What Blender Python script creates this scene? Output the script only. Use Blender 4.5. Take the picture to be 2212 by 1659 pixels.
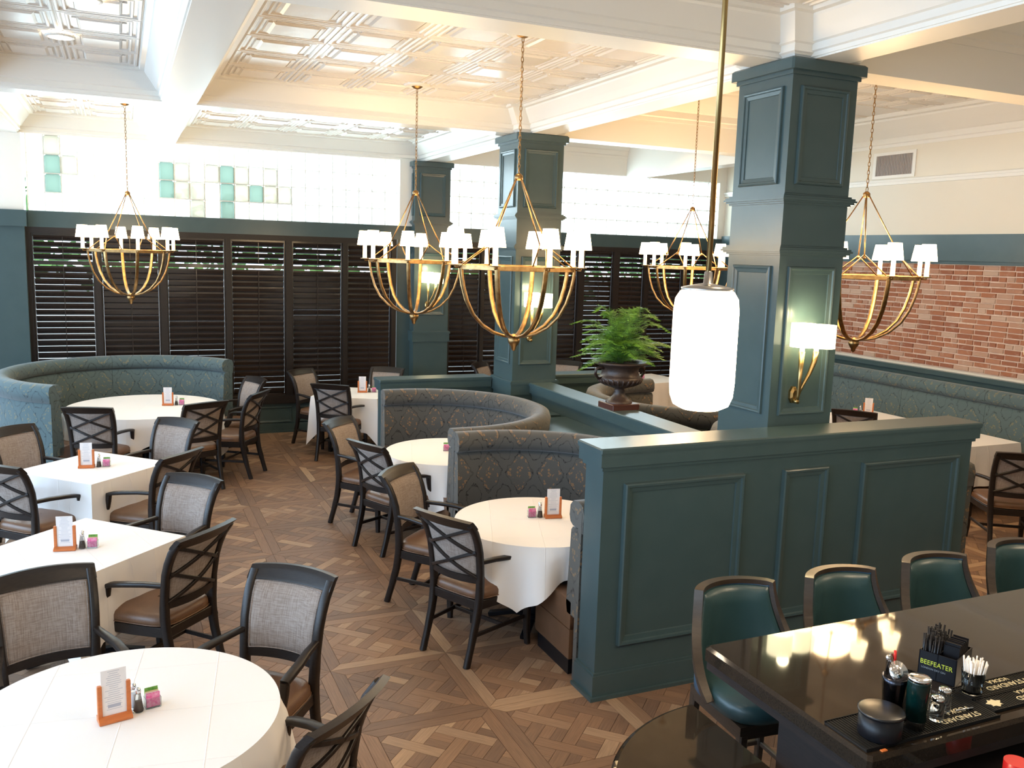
import bpy, bmesh, math, random
from math import pi, sin, cos, radians as R, sqrt, hypot, atan2
from mathutils import Vector, Matrix
random.seed(7)
S = bpy.context.scene
for o in list(bpy.data.objects): bpy.data.objects.remove(o)
COL = S.collection

# ------------------------------------------------------------------ camera
CAMF = 1908.5
cam = bpy.data.cameras.new('camera'); co = bpy.data.objects.new('camera', cam); COL.objects.link(co)
yaw, pitch, roll = R(23.893), R(8.410), R(1.741)
fw = Vector((sin(yaw)*cos(pitch), cos(yaw)*cos(pitch), -sin(pitch)))
rt = Vector((cos(yaw), -sin(yaw), 0)); up = rt.cross(fw)
r2 = rt*cos(roll)+up*sin(roll); u2 = -rt*sin(roll)+up*cos(roll)
m = Matrix((r2, u2, -fw)).transposed().to_4x4(); m.translation = (0, 0, 2.65)
co.matrix_world = m
cam.sensor_fit = 'HORIZONTAL'; cam.sensor_width = 36.0; cam.lens = 36.0*CAMF/2212
cam.clip_start = .05; cam.clip_end = 200
S.camera = co

# ------------------------------------------------------------------ world, daylight, exposure
w = bpy.data.worlds.new('sky'); S.world = w; w.use_nodes = True
bg = w.node_tree.nodes['Background']; bg.inputs[0].default_value = (.70, .86, 1.0, 1); bg.inputs[1].default_value = 5.0
S.view_settings.view_transform = 'Standard'; S.view_settings.look = 'None'; S.view_settings.gamma = 1
S.view_settings.exposure = 0.06
S.view_settings.use_curve_mapping = False

def area(name, loc, rot, sx, sy, power, color):
    l = bpy.data.lights.new(name, 'AREA'); l.shape = 'RECTANGLE'; l.size = sx; l.size_y = sy
    l.energy = power; l.color = color
    o = bpy.data.objects.new(name, l); o.location = loc; o.rotation_euler = rot; COL.objects.link(o); return o
DAY = (.38, .64, 1.0)
# daylight outside the big side windows on the left, and outside the glass block windows
area('daylight_left_windows', (-5.6, 6.0, 2.4), (0, R(-90), 0), 3.4, 14.0, 780, DAY)
area('daylight_window_wall', (2.6, 13.5, 3.6), (R(-90), 0, 0), 13.0, 1.6, 780, (.80, .92, 1.0))

# ------------------------------------------------------------------ materials
def nt(name):
    m = bpy.data.materials.new(name); m.use_nodes = True
    t = m.node_tree; return m, t, t.nodes['Principled BSDF']
def N(t, typ, **k):
    n = t.nodes.new(typ)
    for a, b in k.items(): setattr(n, a, b)
    return n
def link(t, a, b): t.links.new(a, b)
def mat(name, c, rough=.5, metal=0, c2=None, scale=20, stretch=(1, 1, 1), bump=0, bscale=60, spec=.5, coat=0, trans=0, sheen=0, detail=3, lo=.35, hi=.65):
    m, t, p = nt(name)
    p.inputs['Base Color'].default_value = (*c, 1); p.inputs['Roughness'].default_value = rough
    p.inputs['Metallic'].default_value = metal; p.inputs['Specular IOR Level'].default_value = spec
    p.inputs['Coat Weight'].default_value = coat; p.inputs['Coat Roughness'].default_value = .10
    p.inputs['Transmission Weight'].default_value = trans; p.inputs['Sheen Weight'].default_value = sheen
    tc = N(t, 'ShaderNodeTexCoord')
    mp = N(t, 'ShaderNodeMapping'); mp.inputs['Scale'].default_value = stretch; link(t, tc.outputs['Object'], mp.inputs[0])
    if c2:
        n = N(t, 'ShaderNodeTexNoise'); n.inputs['Scale'].default_value = scale; n.inputs['Detail'].default_value = detail
        link(t, mp.outputs[0], n.inputs['Vector'])
        r = N(t, 'ShaderNodeValToRGB'); r.color_ramp.elements[0].position = lo; r.color_ramp.elements[1].position = hi
        r.color_ramp.elements[0].color = (*c, 1); r.color_ramp.elements[1].color = (*c2, 1)
        link(t, n.outputs['Fac'], r.inputs[0]); link(t, r.outputs[0], p.inputs['Base Color'])
    if bump:
        n = N(t, 'ShaderNodeTexNoise'); n.inputs['Scale'].default_value = bscale; link(t, mp.outputs[0], n.inputs['Vector'])
        b = N(t, 'ShaderNodeBump'); b.inputs['Strength'].default_value = bump; b.inputs['Distance'].default_value = .01
        link(t, n.outputs['Fac'], b.inputs['Height']); link(t, b.outputs[0], p.inputs['Normal'])
    return m
def emis(name, c, e, base=(.9, .85, .75)):
    m, t, p = nt(name); p.inputs['Base Color'].default_value = (*base, 1)
    p.inputs['Emission Color'].default_value = (*c, 1); p.inputs['Emission Strength'].default_value = e
    p.inputs['Roughness'].default_value = .6; return m
def linen(name, c, c2, sc=240, rough=.9):
    m, t, p = nt(name); tc = N(t, 'ShaderNodeTexCoord'); res = []
    for st in ((1, .06, .06), (.06, 1, 1)):
        mp = N(t, 'ShaderNodeMapping'); mp.inputs['Scale'].default_value = st if st[0] == 1 else (.05, .5, 1)
        link(t, tc.outputs['Object'], mp.inputs[0])
        n = N(t, 'ShaderNodeTexNoise'); n.inputs['Scale'].default_value = sc; n.inputs['Detail'].default_value = 2
        link(t, mp.outputs[0], n.inputs['Vector']); res.append(n)
    a = N(t, 'ShaderNodeMath', operation='ADD'); link(t, res[0].outputs['Fac'], a.inputs[0]); link(t, res[1].outputs['Fac'], a.inputs[1])
    r = N(t, 'ShaderNodeMapRange'); r.inputs[1].default_value = .8; r.inputs[2].default_value = 1.2; link(t, a.outputs[0], r.inputs[0])
    mx = N(t, 'ShaderNodeMix', data_type='RGBA'); mx.inputs[6].default_value = (*c, 1); mx.inputs[7].default_value = (*c2, 1)
    link(t, r.outputs[0], mx.inputs[0]); link(t, mx.outputs[2], p.inputs['Base Color'])
    p.inputs['Roughness'].default_value = rough; p.inputs['Specular IOR Level'].default_value = .2; return m
def damask(name, ground, vine, flower):
    """woven ogee pattern laid out on the UVs (metres)"""
    m, t, p = nt(name)
    uv = N(t, 'ShaderNodeUVMap'); uv.uv_map = 'UVMap'
    nz = N(t, 'ShaderNodeTexNoise'); nz.inputs['Scale'].default_value = 16; link(t, uv.outputs[0], nz.inputs['Vector'])
    sb = N(t, 'ShaderNodeVectorMath', operation='SUBTRACT'); link(t, nz.outputs['Color'], sb.inputs[0]); sb.inputs[1].default_value = (.5, .5, .5)
    sc = N(t, 'ShaderNodeVectorMath', operation='SCALE'); link(t, sb.outputs[0], sc.inputs[0]); sc.inputs['Scale'].default_value = .075
    ad = N(t, 'ShaderNodeVectorMath', operation='ADD'); link(t, uv.outputs[0], ad.inputs[0]); link(t, sc.outputs[0], ad.inputs[1])
    sp = N(t, 'ShaderNodeSeparateXYZ'); link(t, ad.outputs[0], sp.inputs[0])
    def M(op, a, b=None, c=None):
        n = N(t, 'ShaderNodeMath', operation=op)
        for i, v in enumerate((a, b, c)):
            if v is None: continue
            if isinstance(v, (int, float)): n.inputs[i].default_value = v
            else: link(t, v, n.inputs[i])
        return n.outputs[0]
    cu = M('COSINE', M('MULTIPLY', sp.outputs[0], 2*pi/.30)); cv = M('COSINE', M('MULTIPLY', sp.outputs[1], 2*pi/.40))
    f = M('ADD', cu, cv)
    line = M('LESS_THAN', M('ABSOLUTE', M('SUBTRACT', f, .12)), .085)
    line2 = M('LESS_THAN', M('ABSOLUTE', M('SUBTRACT', f, -1.1)), .1)
    vor = N(t, 'ShaderNodeTexVoronoi'); vor.inputs['Scale'].default_value = 38; link(t, uv.outputs[0], vor.inputs['Vector'])
    dots = M('LESS_THAN', vor.outputs['Distance'], .42)
    band = M('MULTIPLY', M('GREATER_THAN', f, .3), M('LESS_THAN', f, .85))
    fl = M('MULTIPLY', M('MAXIMUM', band, M('GREATER_THAN', f, 1.72)), dots)
    mx = N(t, 'ShaderNodeMix', data_type='RGBA'); mx.inputs[6].default_value = (*ground, 1); mx.inputs[7].default_value = (*flower, 1)
    link(t, M('MULTIPLY', fl, .8), mx.inputs[0])
    mx2 = N(t, 'ShaderNodeMix', data_type='RGBA'); mx2.inputs[7].default_value = (*vine, 1)
    link(t, mx.outputs[2], mx2.inputs[6]); link(t, M('MULTIPLY', M('MAXIMUM', line, line2), M('ADD', M('MULTIPLY', dots, .5), .35)), mx2.inputs[0])
    link(t, mx2.outputs[2], p.inputs['Base Color'])
    p.inputs['Roughness'].default_value = .85; p.inputs['Sheen Weight'].default_value = .25; p.inputs['Specular IOR Level'].default_value = .25
    return m
def parquet():
    m, t, p = nt('oak_parquet')
    at = N(t, 'ShaderNodeAttribute'); at.attribute_name = 'tint'
    r = N(t, 'ShaderNodeValToRGB'); e = r.color_ramp.elements
    e[0].color = (.175, .103, .066, 1); e[1].color = (.42, .275, .165, 1); e[1].position = 1
    for pos, c in ((.35, (.215, .126, .077)), (.6, (.248, .142, .084)), (.85, (.28, .165, .096)), (.93, (.29, .185, .12))):
        x = e.new(pos); x.color = (*c, 1)
    link(t, at.outputs['Fac'], r.inputs[0])
    uv = N(t, 'ShaderNodeUVMap'); uv.uv_map = 'UVMap'
    mp = N(t, 'ShaderNodeMapping'); mp.inputs['Scale'].default_value = (3, 60, 1); link(t, uv.outputs[0], mp.inputs[0])
    n = N(t, 'ShaderNodeTexNoise'); n.inputs['Scale'].default_value = 2.2; n.inputs['Detail'].default_value = 5; link(t, mp.outputs[0], n.inputs['Vector'])
    mr = N(t, 'ShaderNodeMapRange'); mr.inputs[1].default_value = .3; mr.inputs[2].default_value = .7; mr.inputs[3].default_value = .78; mr.inputs[4].default_value = 1.18
    link(t, n.outputs['Fac'], mr.inputs[0])
    mx = N(t, 'ShaderNodeVectorMath', operation='SCALE'); link(t, r.outputs[0], mx.inputs[0]); link(t, mr.outputs[0], mx.inputs['Scale'])
    link(t, mx.outputs[0], p.inputs['Base Color'])
    p.inputs['Roughness'].default_value = .5; p.inputs['Specular IOR Level'].default_value = .35
    return m
def brickmat():
    m, t, p = nt('old_brick')
    at = N(t, 'ShaderNodeAttribute'); at.attribute_name = 'tint'
    r = N(t, 'ShaderNodeValToRGB'); e = r.color_ramp.elements
    e[0].color = (.27, .10, .055, 1); e[1].color = (.50, .36, .27, 1)
    for pos, c in ((.3, (.34, .135, .07)), (.6, (.38, .165, .092)), (.85, (.44, .27, .19))):
        x = e.new(pos); x.color = (*c, 1)
    link(t, at.outputs['Fac'], r.inputs[0])
    tc = N(t, 'ShaderNodeTexCoord'); n = N(t, 'ShaderNodeTexNoise'); n.inputs['Scale'].default_value = 9; n.inputs['Detail'].default_value = 8; n.inputs['Roughness'].default_value = .7
    link(t, tc.outputs['Object'], n.inputs['Vector'])
    mr = N(t, 'ShaderNodeMapRange'); mr.inputs[1].default_value = .55; mr.inputs[2].default_value = .75; mr.inputs[3].default_value = 0; mr.inputs[4].default_value = .7
    link(t, n.outputs['Fac'], mr.inputs[0])
    mx = N(t, 'ShaderNodeMix', data_type='RGBA'); mx.inputs[7].default_value = (.50, .38, .30, 1)
    link(t, r.outputs[0], mx.inputs[6]); link(t, mr.outputs[0], mx.inputs[0]); link(t, mx.outputs[2], p.inputs['Base Color'])
    p.inputs['Roughness'].default_value = .95
    b = N(t, 'ShaderNodeBump'); b.inputs['Strength'].default_value = .5; b.inputs['Distance'].default_value = .02
    link(t, n.outputs['Fac'], b.inputs['Height']); link(t, b.outputs[0], p.inputs['Normal'])
    return m
def blockglass(name, c, tfac):
    m = bpy.data.materials.new(name); m.use_nodes = True; t = m.node_tree; t.nodes.clear()
    o = N(t, 'ShaderNodeOutputMaterial'); tr = N(t, 'ShaderNodeBsdfTransparent'); tr.inputs[0].default_value = (*c, 1)
    tl = N(t, 'ShaderNodeBsdfTranslucent'); tl.inputs[0].default_value = (*c, 1)
    gl = N(t, 'ShaderNodeBsdfGlossy'); gl.inputs['Roughness'].default_value = .2; gl.inputs[0].default_value = (.9, .95, 1, 1)
    a = N(t, 'ShaderNodeMixShader'); a.inputs[0].default_value = tfac; link(t, tl.outputs[0], a.inputs[1]); link(t, tr.outputs[0], a.inputs[2])
    b = N(t, 'ShaderNodeMixShader'); b.inputs[0].default_value = .06; link(t, a.outputs[0], b.inputs[1]); link(t, gl.outputs[0], b.inputs[2])
    link(t, b.outputs[0], o.inputs[0]); return m

TEAL = mat('teal_paint', (.047, .079, .083), .29, c2=(.052, .085, .089), scale=6, spec=.4, coat=.06)
WHITE = mat('white_paint', (.80, .77, .70), .32, bump=.02, bscale=90)
TINW = mat('tin_ceiling_paint', (.74, .69, .62), .22, bump=.12, bscale=12, spec=.6)
CREAM = mat('cream_wall_paint', (.74, .68, .56), .55, bump=.02, bscale=150)
ESP = mat('espresso_wood', (.012, .0085, .0075), .38, c2=(.02, .014, .011), scale=30, stretch=(1, 1, 8), spec=.38)
SHUT = mat('shutter_wood', (.019, .012, .009), .26, c2=(.023, .0145, .0105), scale=3, coat=.25)
LEATH = mat('brown_leather', (.145, .074, .038), .34, c2=(.165, .086, .046), scale=14, bump=.12, bscale=260)
LINEN = linen('taupe_linen', (.23, .18, .15), (.34, .285, .25))
CLOTH = mat('white_linen_cloth', (.86, .83, .80), .8, bump=.05, bscale=30, spec=.2)
DAM_B = damask('damask_grey_brown', (.070, .070, .064), (.010, .010, .010), (.21, .125, .06))
DAM_T = damask('damask_teal', (.085, .125, .130), (.028, .040, .042), (.20, .18, .11))
BRASS = mat('antique_brass', (.43, .26, .105), .34, 1, c2=(.26, .15, .06), scale=25)
BRASSD = mat('aged_brass_rod', (.40, .27, .11), .3, 1)
CHROME = mat('chrome', (.75, .75, .76), .12, 1)
STEEL = mat('brushed_steel', (.5, .5, .5), .3, 1)
SHADE = emis('glowing_lamp_shade', (1.0, .74, .42), 14)
SHADEOFF = emis('unlit_lamp_shade', (1.0, .72, .42), .5)
CANDLE = emis('candle_sleeve', (1.0, .62, .25), 3.2)
SCON = emis('glowing_glass_shade', (1.0, .86, .50), 9)
OPAL = emis('glowing_opal_glass', (1.0, .80, .55), 15)
BULB = emis('recessed_light', (1.0, .84, .62), 45)
GRAN = mat('dark_brown_stone', (.016, .012, .009), .045, c2=(.026, .019, .013), scale=160, spec=.3, detail=5)
DARKW = mat('dark_bar_wood', (.014, .010, .009), .4, c2=(.022, .015, .013), scale=20, stretch=(1, 1, 10))
TLEATH = mat('teal_leather', (.020, .048, .052), .34, c2=(.024, .056, .062), scale=5, bump=.06, bscale=220)
STOOLW = mat('dark_brown_stool_wood', (.026, .018, .012), .36, c2=(.038, .026, .018), scale=20, stretch=(1, 1, 6), coat=.2)
ORANGE = mat('orange_stained_wood', (.60, .17, .04), .4, c2=(.52, .14, .035), scale=20, stretch=(1, 1, 6))
PAPER = mat('menu_paper', (.80, .76, .75), .7)
INK = mat('pale_grey_print', (.42, .43, .50), .8)
PINK = mat('pink_paper', (.72, .10, .28), .6, c2=(.80, .35, .50), scale=90)
GREENP = mat('green_paper', (.10, .35, .04), .6, c2=(.25, .5, .12), scale=90)
YELP = mat('cream_paper', (.80, .66, .40), .6)
t_ = CLOTH.node_tree; p_ = t_.nodes['Principled BSDF']; tc_ = N(t_, 'ShaderNodeTexCoord')
bk_ = N(t_, 'ShaderNodeTexBrick'); bk_.offset = 0; bk_.inputs['Scale'].default_value = 1.0; bk_.inputs['Mortar Size'].default_value = .0035; bk_.inputs['Mortar Smooth'].default_value = 1.0
bk_.inputs['Brick Width'].default_value = .34; bk_.inputs['Row Height'].default_value = .40
mp_ = N(t_, 'ShaderNodeMapping'); mp_.inputs['Rotation'].default_value = (0, 0, .5); link(t_, tc_.outputs['Object'], mp_.inputs[0]); link(t_, mp_.outputs[0], bk_.inputs['Vector'])
bp_ = N(t_, 'ShaderNodeBump'); bp_.inputs['Strength'].default_value = .4; bp_.inputs['Distance'].default_value = .004; link(t_, bk_.outputs['Fac'], bp_.inputs['Height'])
ob_ = [n for n in t_.nodes if n.type == 'BUMP' and n != bp_][0]; link(t_, ob_.outputs[0], bp_.inputs['Normal']); link(t_, bp_.outputs[0], p_.inputs['Normal'])
PEPPER = mat('ground_pepper', (.09, .065, .05), .8)
SALT = mat('salt', (.80, .80, .82), .6)
GLASS = mat('clear_glass', (.95, .98, .98), .03, trans=1); GLASS.node_tree.nodes['Principled BSDF'].inputs['IOR'].default_value = 1.3
BLACK = mat('black_plastic', (.006, .006, .008), .35, spec=.3)
RUBBER = mat('black_rubber_mat', (.007, .007, .007), .7, spec=.2)
CREAMINK = mat('cream_print', (.62, .55, .36), .6)
LIME = mat('lime_yellow_print', (.50, .58, .05), .5)
DGREEN = mat('dark_green_lacquer', (.002, .016, .014), .15)
REDP = mat('red_plastic', (.6, .02, .02), .3)
IRON = mat('rusty_cast_iron', (.030, .018, .015), .42, c2=(.055, .032, .024), scale=18, bump=.3, bscale=50)
SOIL = mat('dark_soil', (.015, .011, .008), .95)
FERN = mat('fern_green', (.11, .28, .02), .55, c2=(.20, .42, .045), scale=9)
STEM = mat('fern_stem', (.06, .12, .03), .6)
MORTAR = mat('lime_mortar', (.66, .52, .42), .95, c2=(.56, .42, .33), scale=14, bump=.4, bscale=70)
PARQ = parquet(); BRICK = brickmat()
BGL = blockglass('glass_block', (.93, .97, .97), .75)
BGT = blockglass('glass_block_teal_view', (.28, .34, .30), .5)  # clear block tinted to paint in the teal outdoors seen through it
BGT2 = blockglass('glass_block_faint_view', (.44, .42, .36), .55)  # weaker tint, outdoor colour seen through the block put into the glass
GROUND = mat('outdoor_paving', (.35, .34, .32), .9)
LEAF = mat('hedge_leaf', (.05, .14, .03), .7, c2=(.12, .25, .05), scale=5)
VENTG = mat('vent_grey', (.36, .32, .29), .6)
WHITEP = mat('white_plastic_straw', (.85, .84, .82), .4)

# ------------------------------------------------------------------ mesh helpers
class B:
    """collects polygons, builds ONE mesh object"""
    def __init__(s): s.v = []; s.f = []; s.uv = {}; s.t = {}; s.sm = set()
    def add(s, vs, fs, uvs=None, tint=None, smooth=False):
        k = len(s.v); s.v += [tuple(q) for q in vs]
        for i, f in enumerate(fs):
            idx = len(s.f); s.f.append(tuple(k+j for j in f))
            if uvs: s.uv[idx] = [uvs[j] for j in f]
            if tint is not None: s.t[idx] = tint
            if smooth: s.sm.add(idx)
        return s
    def box(s, x0, x1, y0, y1, z0, z1, tint=None):
        vs = [(x, y, z) for z in (z0, z1) for y in (y0, y1) for x in (x0, x1)]
        return s.add(vs, [(0, 2, 3, 1), (4, 5, 7, 6), (0, 1, 5, 4), (1, 3, 7, 5), (3, 2, 6, 7), (2, 0, 4, 6)], tint=tint)
    def bbox(s, x0, x1, y0, y1, z0, z1, b=.004, top=True):
        """box with chamfered top and vertical edges"""
        pr = [(x0+b, y0), (x1-b, y0), (x1, y0+b), (x1, y1-b), (x1-b, y1), (x0+b, y1), (x0, y1-b), (x0, y0+b)]
        pi_ = [(x0+2*b, y0+b), (x1-2*b, y0+b), (x1-b, y0+2*b), (x1-b, y1-2*b), (x1-2*b, y1-b), (x0+2*b, y1-b), (x0+b, y1-2*b), (x0+b, y0+2*b)]
        vs = [(x, y, z0) for x, y in pr]+[(x, y, z1-b) for x, y in pr]+[(x, y, z1) for x, y in pi_]
        fs = [tuple(range(7, -1, -1)), tuple(range(16, 24))]
        for k in (0, 8): fs += [(k+i, k+(i+1) % 8, k+8+(i+1) % 8, k+8+i) for i in range(8)]
        return s.add(vs, fs)
    def lathe(s, prof, n=20, c=(0, 0, 0), cap=True, smooth=True):
        vs = []; fs = []; m = len(prof)
        for r, z in prof:
            for i in range(n): a = 2*pi*i/n; vs.append((c[0]+r*cos(a), c[1]+r*sin(a), c[2]+z))
        for j in range(m-1):
            for i in range(n): fs.append((j*n+i, j*n+(i+1) % n, (j+1)*n+(i+1) % n, (j+1)*n+i))
        s.add(vs, fs, smooth=smooth)
        k = len(s.v)-n*m
        if cap:
            s.f.append(tuple(k+i for i in range(n-1, -1, -1))); s.f.append(tuple(k+(m-1)*n+i for i in range(n)))
        return s
    def tube(s, pts, r, n=8, flat=None, upv=None, smooth=True):
        """sweep a round (or rectangular: flat=(w,h)) section along pts; r number or list"""
        pts = [Vector(q) for q in pts]; L = len(pts); vs = []; fs = []
        ref = Vector(upv) if upv else None
        for i, q in enumerate(pts):
            d = (pts[min(i+1, L-1)]-pts[max(i-1, 0)])
            if d.length < 1e-9: d = Vector((0, 0, 1))
            d.normalize()
            u = ref if ref else (Vector((0, 0, 1)) if abs(d.z) < .9 else Vector((0, 1, 0)))
            a = d.cross(u)
            if a.length < 1e-6: a = d.cross(Vector((1, 0, 0)))
            a.normalize(); b = a.cross(d).normalized()
            if flat:
                f = flat[i] if isinstance(flat, list) else flat
                W, H = f[0]/2, f[1]/2; c = min(W, H)*.3
                ring = [(W-c, H), (W, H-c), (W, -H+c), (W-c, -H), (-W+c, -H), (-W, -H+c), (-W, H-c), (-W+c, H)]
                for x, y in ring: vs.append(q+a*x+b*y)
            else:
                rr = r[i] if isinstance(r, (list, tuple)) else r
                for k in range(n): vs.append(q+a*(rr*cos(2*pi*k/n))+b*(rr*sin(2*pi*k/n)))
        if flat: n = 8
        for j in range(L-1):
            for i in range(n): fs.append((j*n+i, (j+1)*n+i, (j+1)*n+(i+1) % n, j*n+(i+1) % n))
        fs.append(tuple(range(n))); fs.append(tuple((L-1)*n+i for i in range(n-1, -1, -1)))
        return s.add(vs, fs, smooth=smooth and not flat)
    def grid(s, fn, nu, nv, smooth=True, uvf=None, flip=False):
        vs = [fn(i/nu, j/nv) for j in range(nv+1) for i in range(nu+1)]
        uvs = [uvf(i/nu, j/nv) for j in range(nv+1) for i in range(nu+1)] if uvf else None
        fs = []
        for j in range(nv):
            for i in range(nu):
                a = j*(nu+1)+i; q = (a, a+1, a+nu+2, a+nu+1); fs.append(q[::-1] if flip else q)
        return s.add(vs, fs, uvs, smooth=smooth)
    def slab(s, fn, nu, nv, th, smooth=True):
        """closed thick sheet: fn(u,v)->(point, normal)"""
        P = []
        for side in (0, 1):
            for j in range(nv+1):
                for i in range(nu+1):
                    p, n = fn(i/nu, j/nv); P.append(Vector(p)+Vector(n)*(th if side else 0))
        M = (nu+1)*(nv+1); fs = []
        for j in range(nv):
            for i in range(nu):
                a = j*(nu+1)+i; fs.append((a+nu+1, a+nu+2, a+1, a)); fs.append((M+a, M+a+1, M+a+nu+2, M+a+nu+1))
        k = len(s.v); s.add(P, fs, smooth=smooth)
        e = []
        for i in range(nu): e.append((i, i+1)); 
        bd = [i for i in range(nu+1)]+[(j+1)*(nu+1)+nu for j in range(nv)]+[nv*(nu+1)+i for i in range(nu-1, -1, -1)]+[j*(nu+1) for j in range(nv-1, 0, -1)]
        for a, b in zip(bd, bd[1:]+bd[:1]): s.f.append((k+a, k+b, k+M+b, k+M+a))
        return s
    def prism(s, poly, z0, z1, tint=None, uvdir=None, inset=0):
        n = len(poly); vs = [(x, y, z0) for x, y in poly]+[(x, y, z1) for x, y in poly]
        fs = [tuple(n+i for i in range(n))]+[(i, (i+1) % n, n+(i+1) % n, n+i) for i in range(n)]
        uvs = None
        if uvdir:
            cx, sx = uvdir[0], uvdir[1]; o = random.random()*40
            uvs = [(x*cx+y*sx+o, -x*sx+y*cx+o) for x, y in poly]*2
        return s.add(vs, fs, uvs, tint)
    def mesh(s, name):
        me = bpy.data.meshes.new(name); me.from_pydata(s.v, [], s.f)
        if s.uv:
            l = me.uv_layers.new(name='UVMap')
            for i, q in s.uv.items():
                for li, c in zip(me.polygons[i].loop_indices, q): l.data[li].uv = c
        if s.t:
            a = me.attributes.new('tint', 'FLOAT', 'FACE')
            for i, v in s.t.items(): a.data[i].value = v
        if s.sm:
            fl = [i in s.sm for i in range(len(s.f))]; me.polygons.foreach_set('use_smooth', fl)
        me.update(); return me
    def build(s, name, m, parent=None, fix=True, loc=None, rz=0):
        me = s.mesh(name)
        if fix:
            b = bmesh.new(); b.from_mesh(me); bmesh.ops.recalc_face_normals(b, faces=b.faces); b.to_mesh(me); b.free()
        me.materials.append(m)
        return ob(name, me, parent, loc, rz)
def ob(name, me, parent=None, loc=None, rz=0):
    o = bpy.data.objects.new(name, me); COL.objects.link(o)
    if parent: o.parent = parent
    if loc: o.location = loc
    if rz: o.rotation_euler = (0, 0, rz)
    return o
def tag(o, label, cat, group=None, kind=None):
    o['label'] = label; o['category'] = cat
    if group: o['group'] = group
    if kind: o['kind'] = kind
    return o
def thing(name, label, cat, loc=(0, 0, 0), rz=0, group=None):
    o = ob(name, None, None, loc, rz); return tag(o, label, cat, group)
def struct(o): o['kind'] = 'structure'; return o
def dup(root, loc, rz, label, group=None):
    def cp(o, par):
        c = o.copy(); COL.objects.link(c); c.parent = par
        for ch in kids.get(o.name, []): cp(ch, c)
        return c
    kids = {}
    for o in root.children_recursive: kids.setdefault(o.parent.name, []).append(o)
    r = cp(root, None); r.location = loc; r.rotation_euler = (0, 0, rz); r['label'] = label
    if group: r['group'] = group
    return r
def shade_auto(o, ang=35):
    me = o.data; me.polygons.foreach_set('use_smooth', [True]*len(me.polygons))
    b = bmesh.new(); b.from_mesh(me)
    for e in b.edges:
        if len(e.link_faces) == 2 and e.calc_face_angle(0) > R(ang): e.smooth = False
    b.to_mesh(me); b.free(); return o
def moulding_frame(b, P, Q, axis, at, w=.05, d=.018, out=-1):
    """picture-frame moulding around rectangle P=(a0,z0) Q=(a1,z1) on a plane; axis 'y': plane y=at, a is x; axis 'x': plane x=at, a is y"""
    a0, z0 = P; a1, z1 = Q
    prof = [(0, 0), (.003, d*.8), (.010, d), (w*.40, d*.92), (w*.48, d*.5), (w*.95, d*.35), (w, 0)]
    ring = []
    for k, h in prof:
        ring.append([(a0+k, z0+k, h), (a1-k, z0+k, h), (a1-k, z1-k, h), (a0+k, z1-k, h)])
    vs = []
    for rg in ring:
        for a, z, h in rg:
            vs.append((a, at+out*h, z) if axis == 'y' else (at+out*h, a, z))
    fs = []
    for j in range(len(prof)-1):
        for i in range(4): fs.append((j*4+i, j*4+(i+1) % 4, (j+1)*4+(i+1) % 4, (j+1)*4+i))
    b.add(vs, fs)

# ------------------------------------------------------------------ setting: constants
YW = 12.80; XR = 9.60; XL = -5.0; YB = -4.0
ZB = 3.935; ZT = 4.20; ZTR = 4.62
CX0, CX1 = 3.95, 4.49                       # column x range
COLS = (4.65, 8.92, 12.60)

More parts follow.
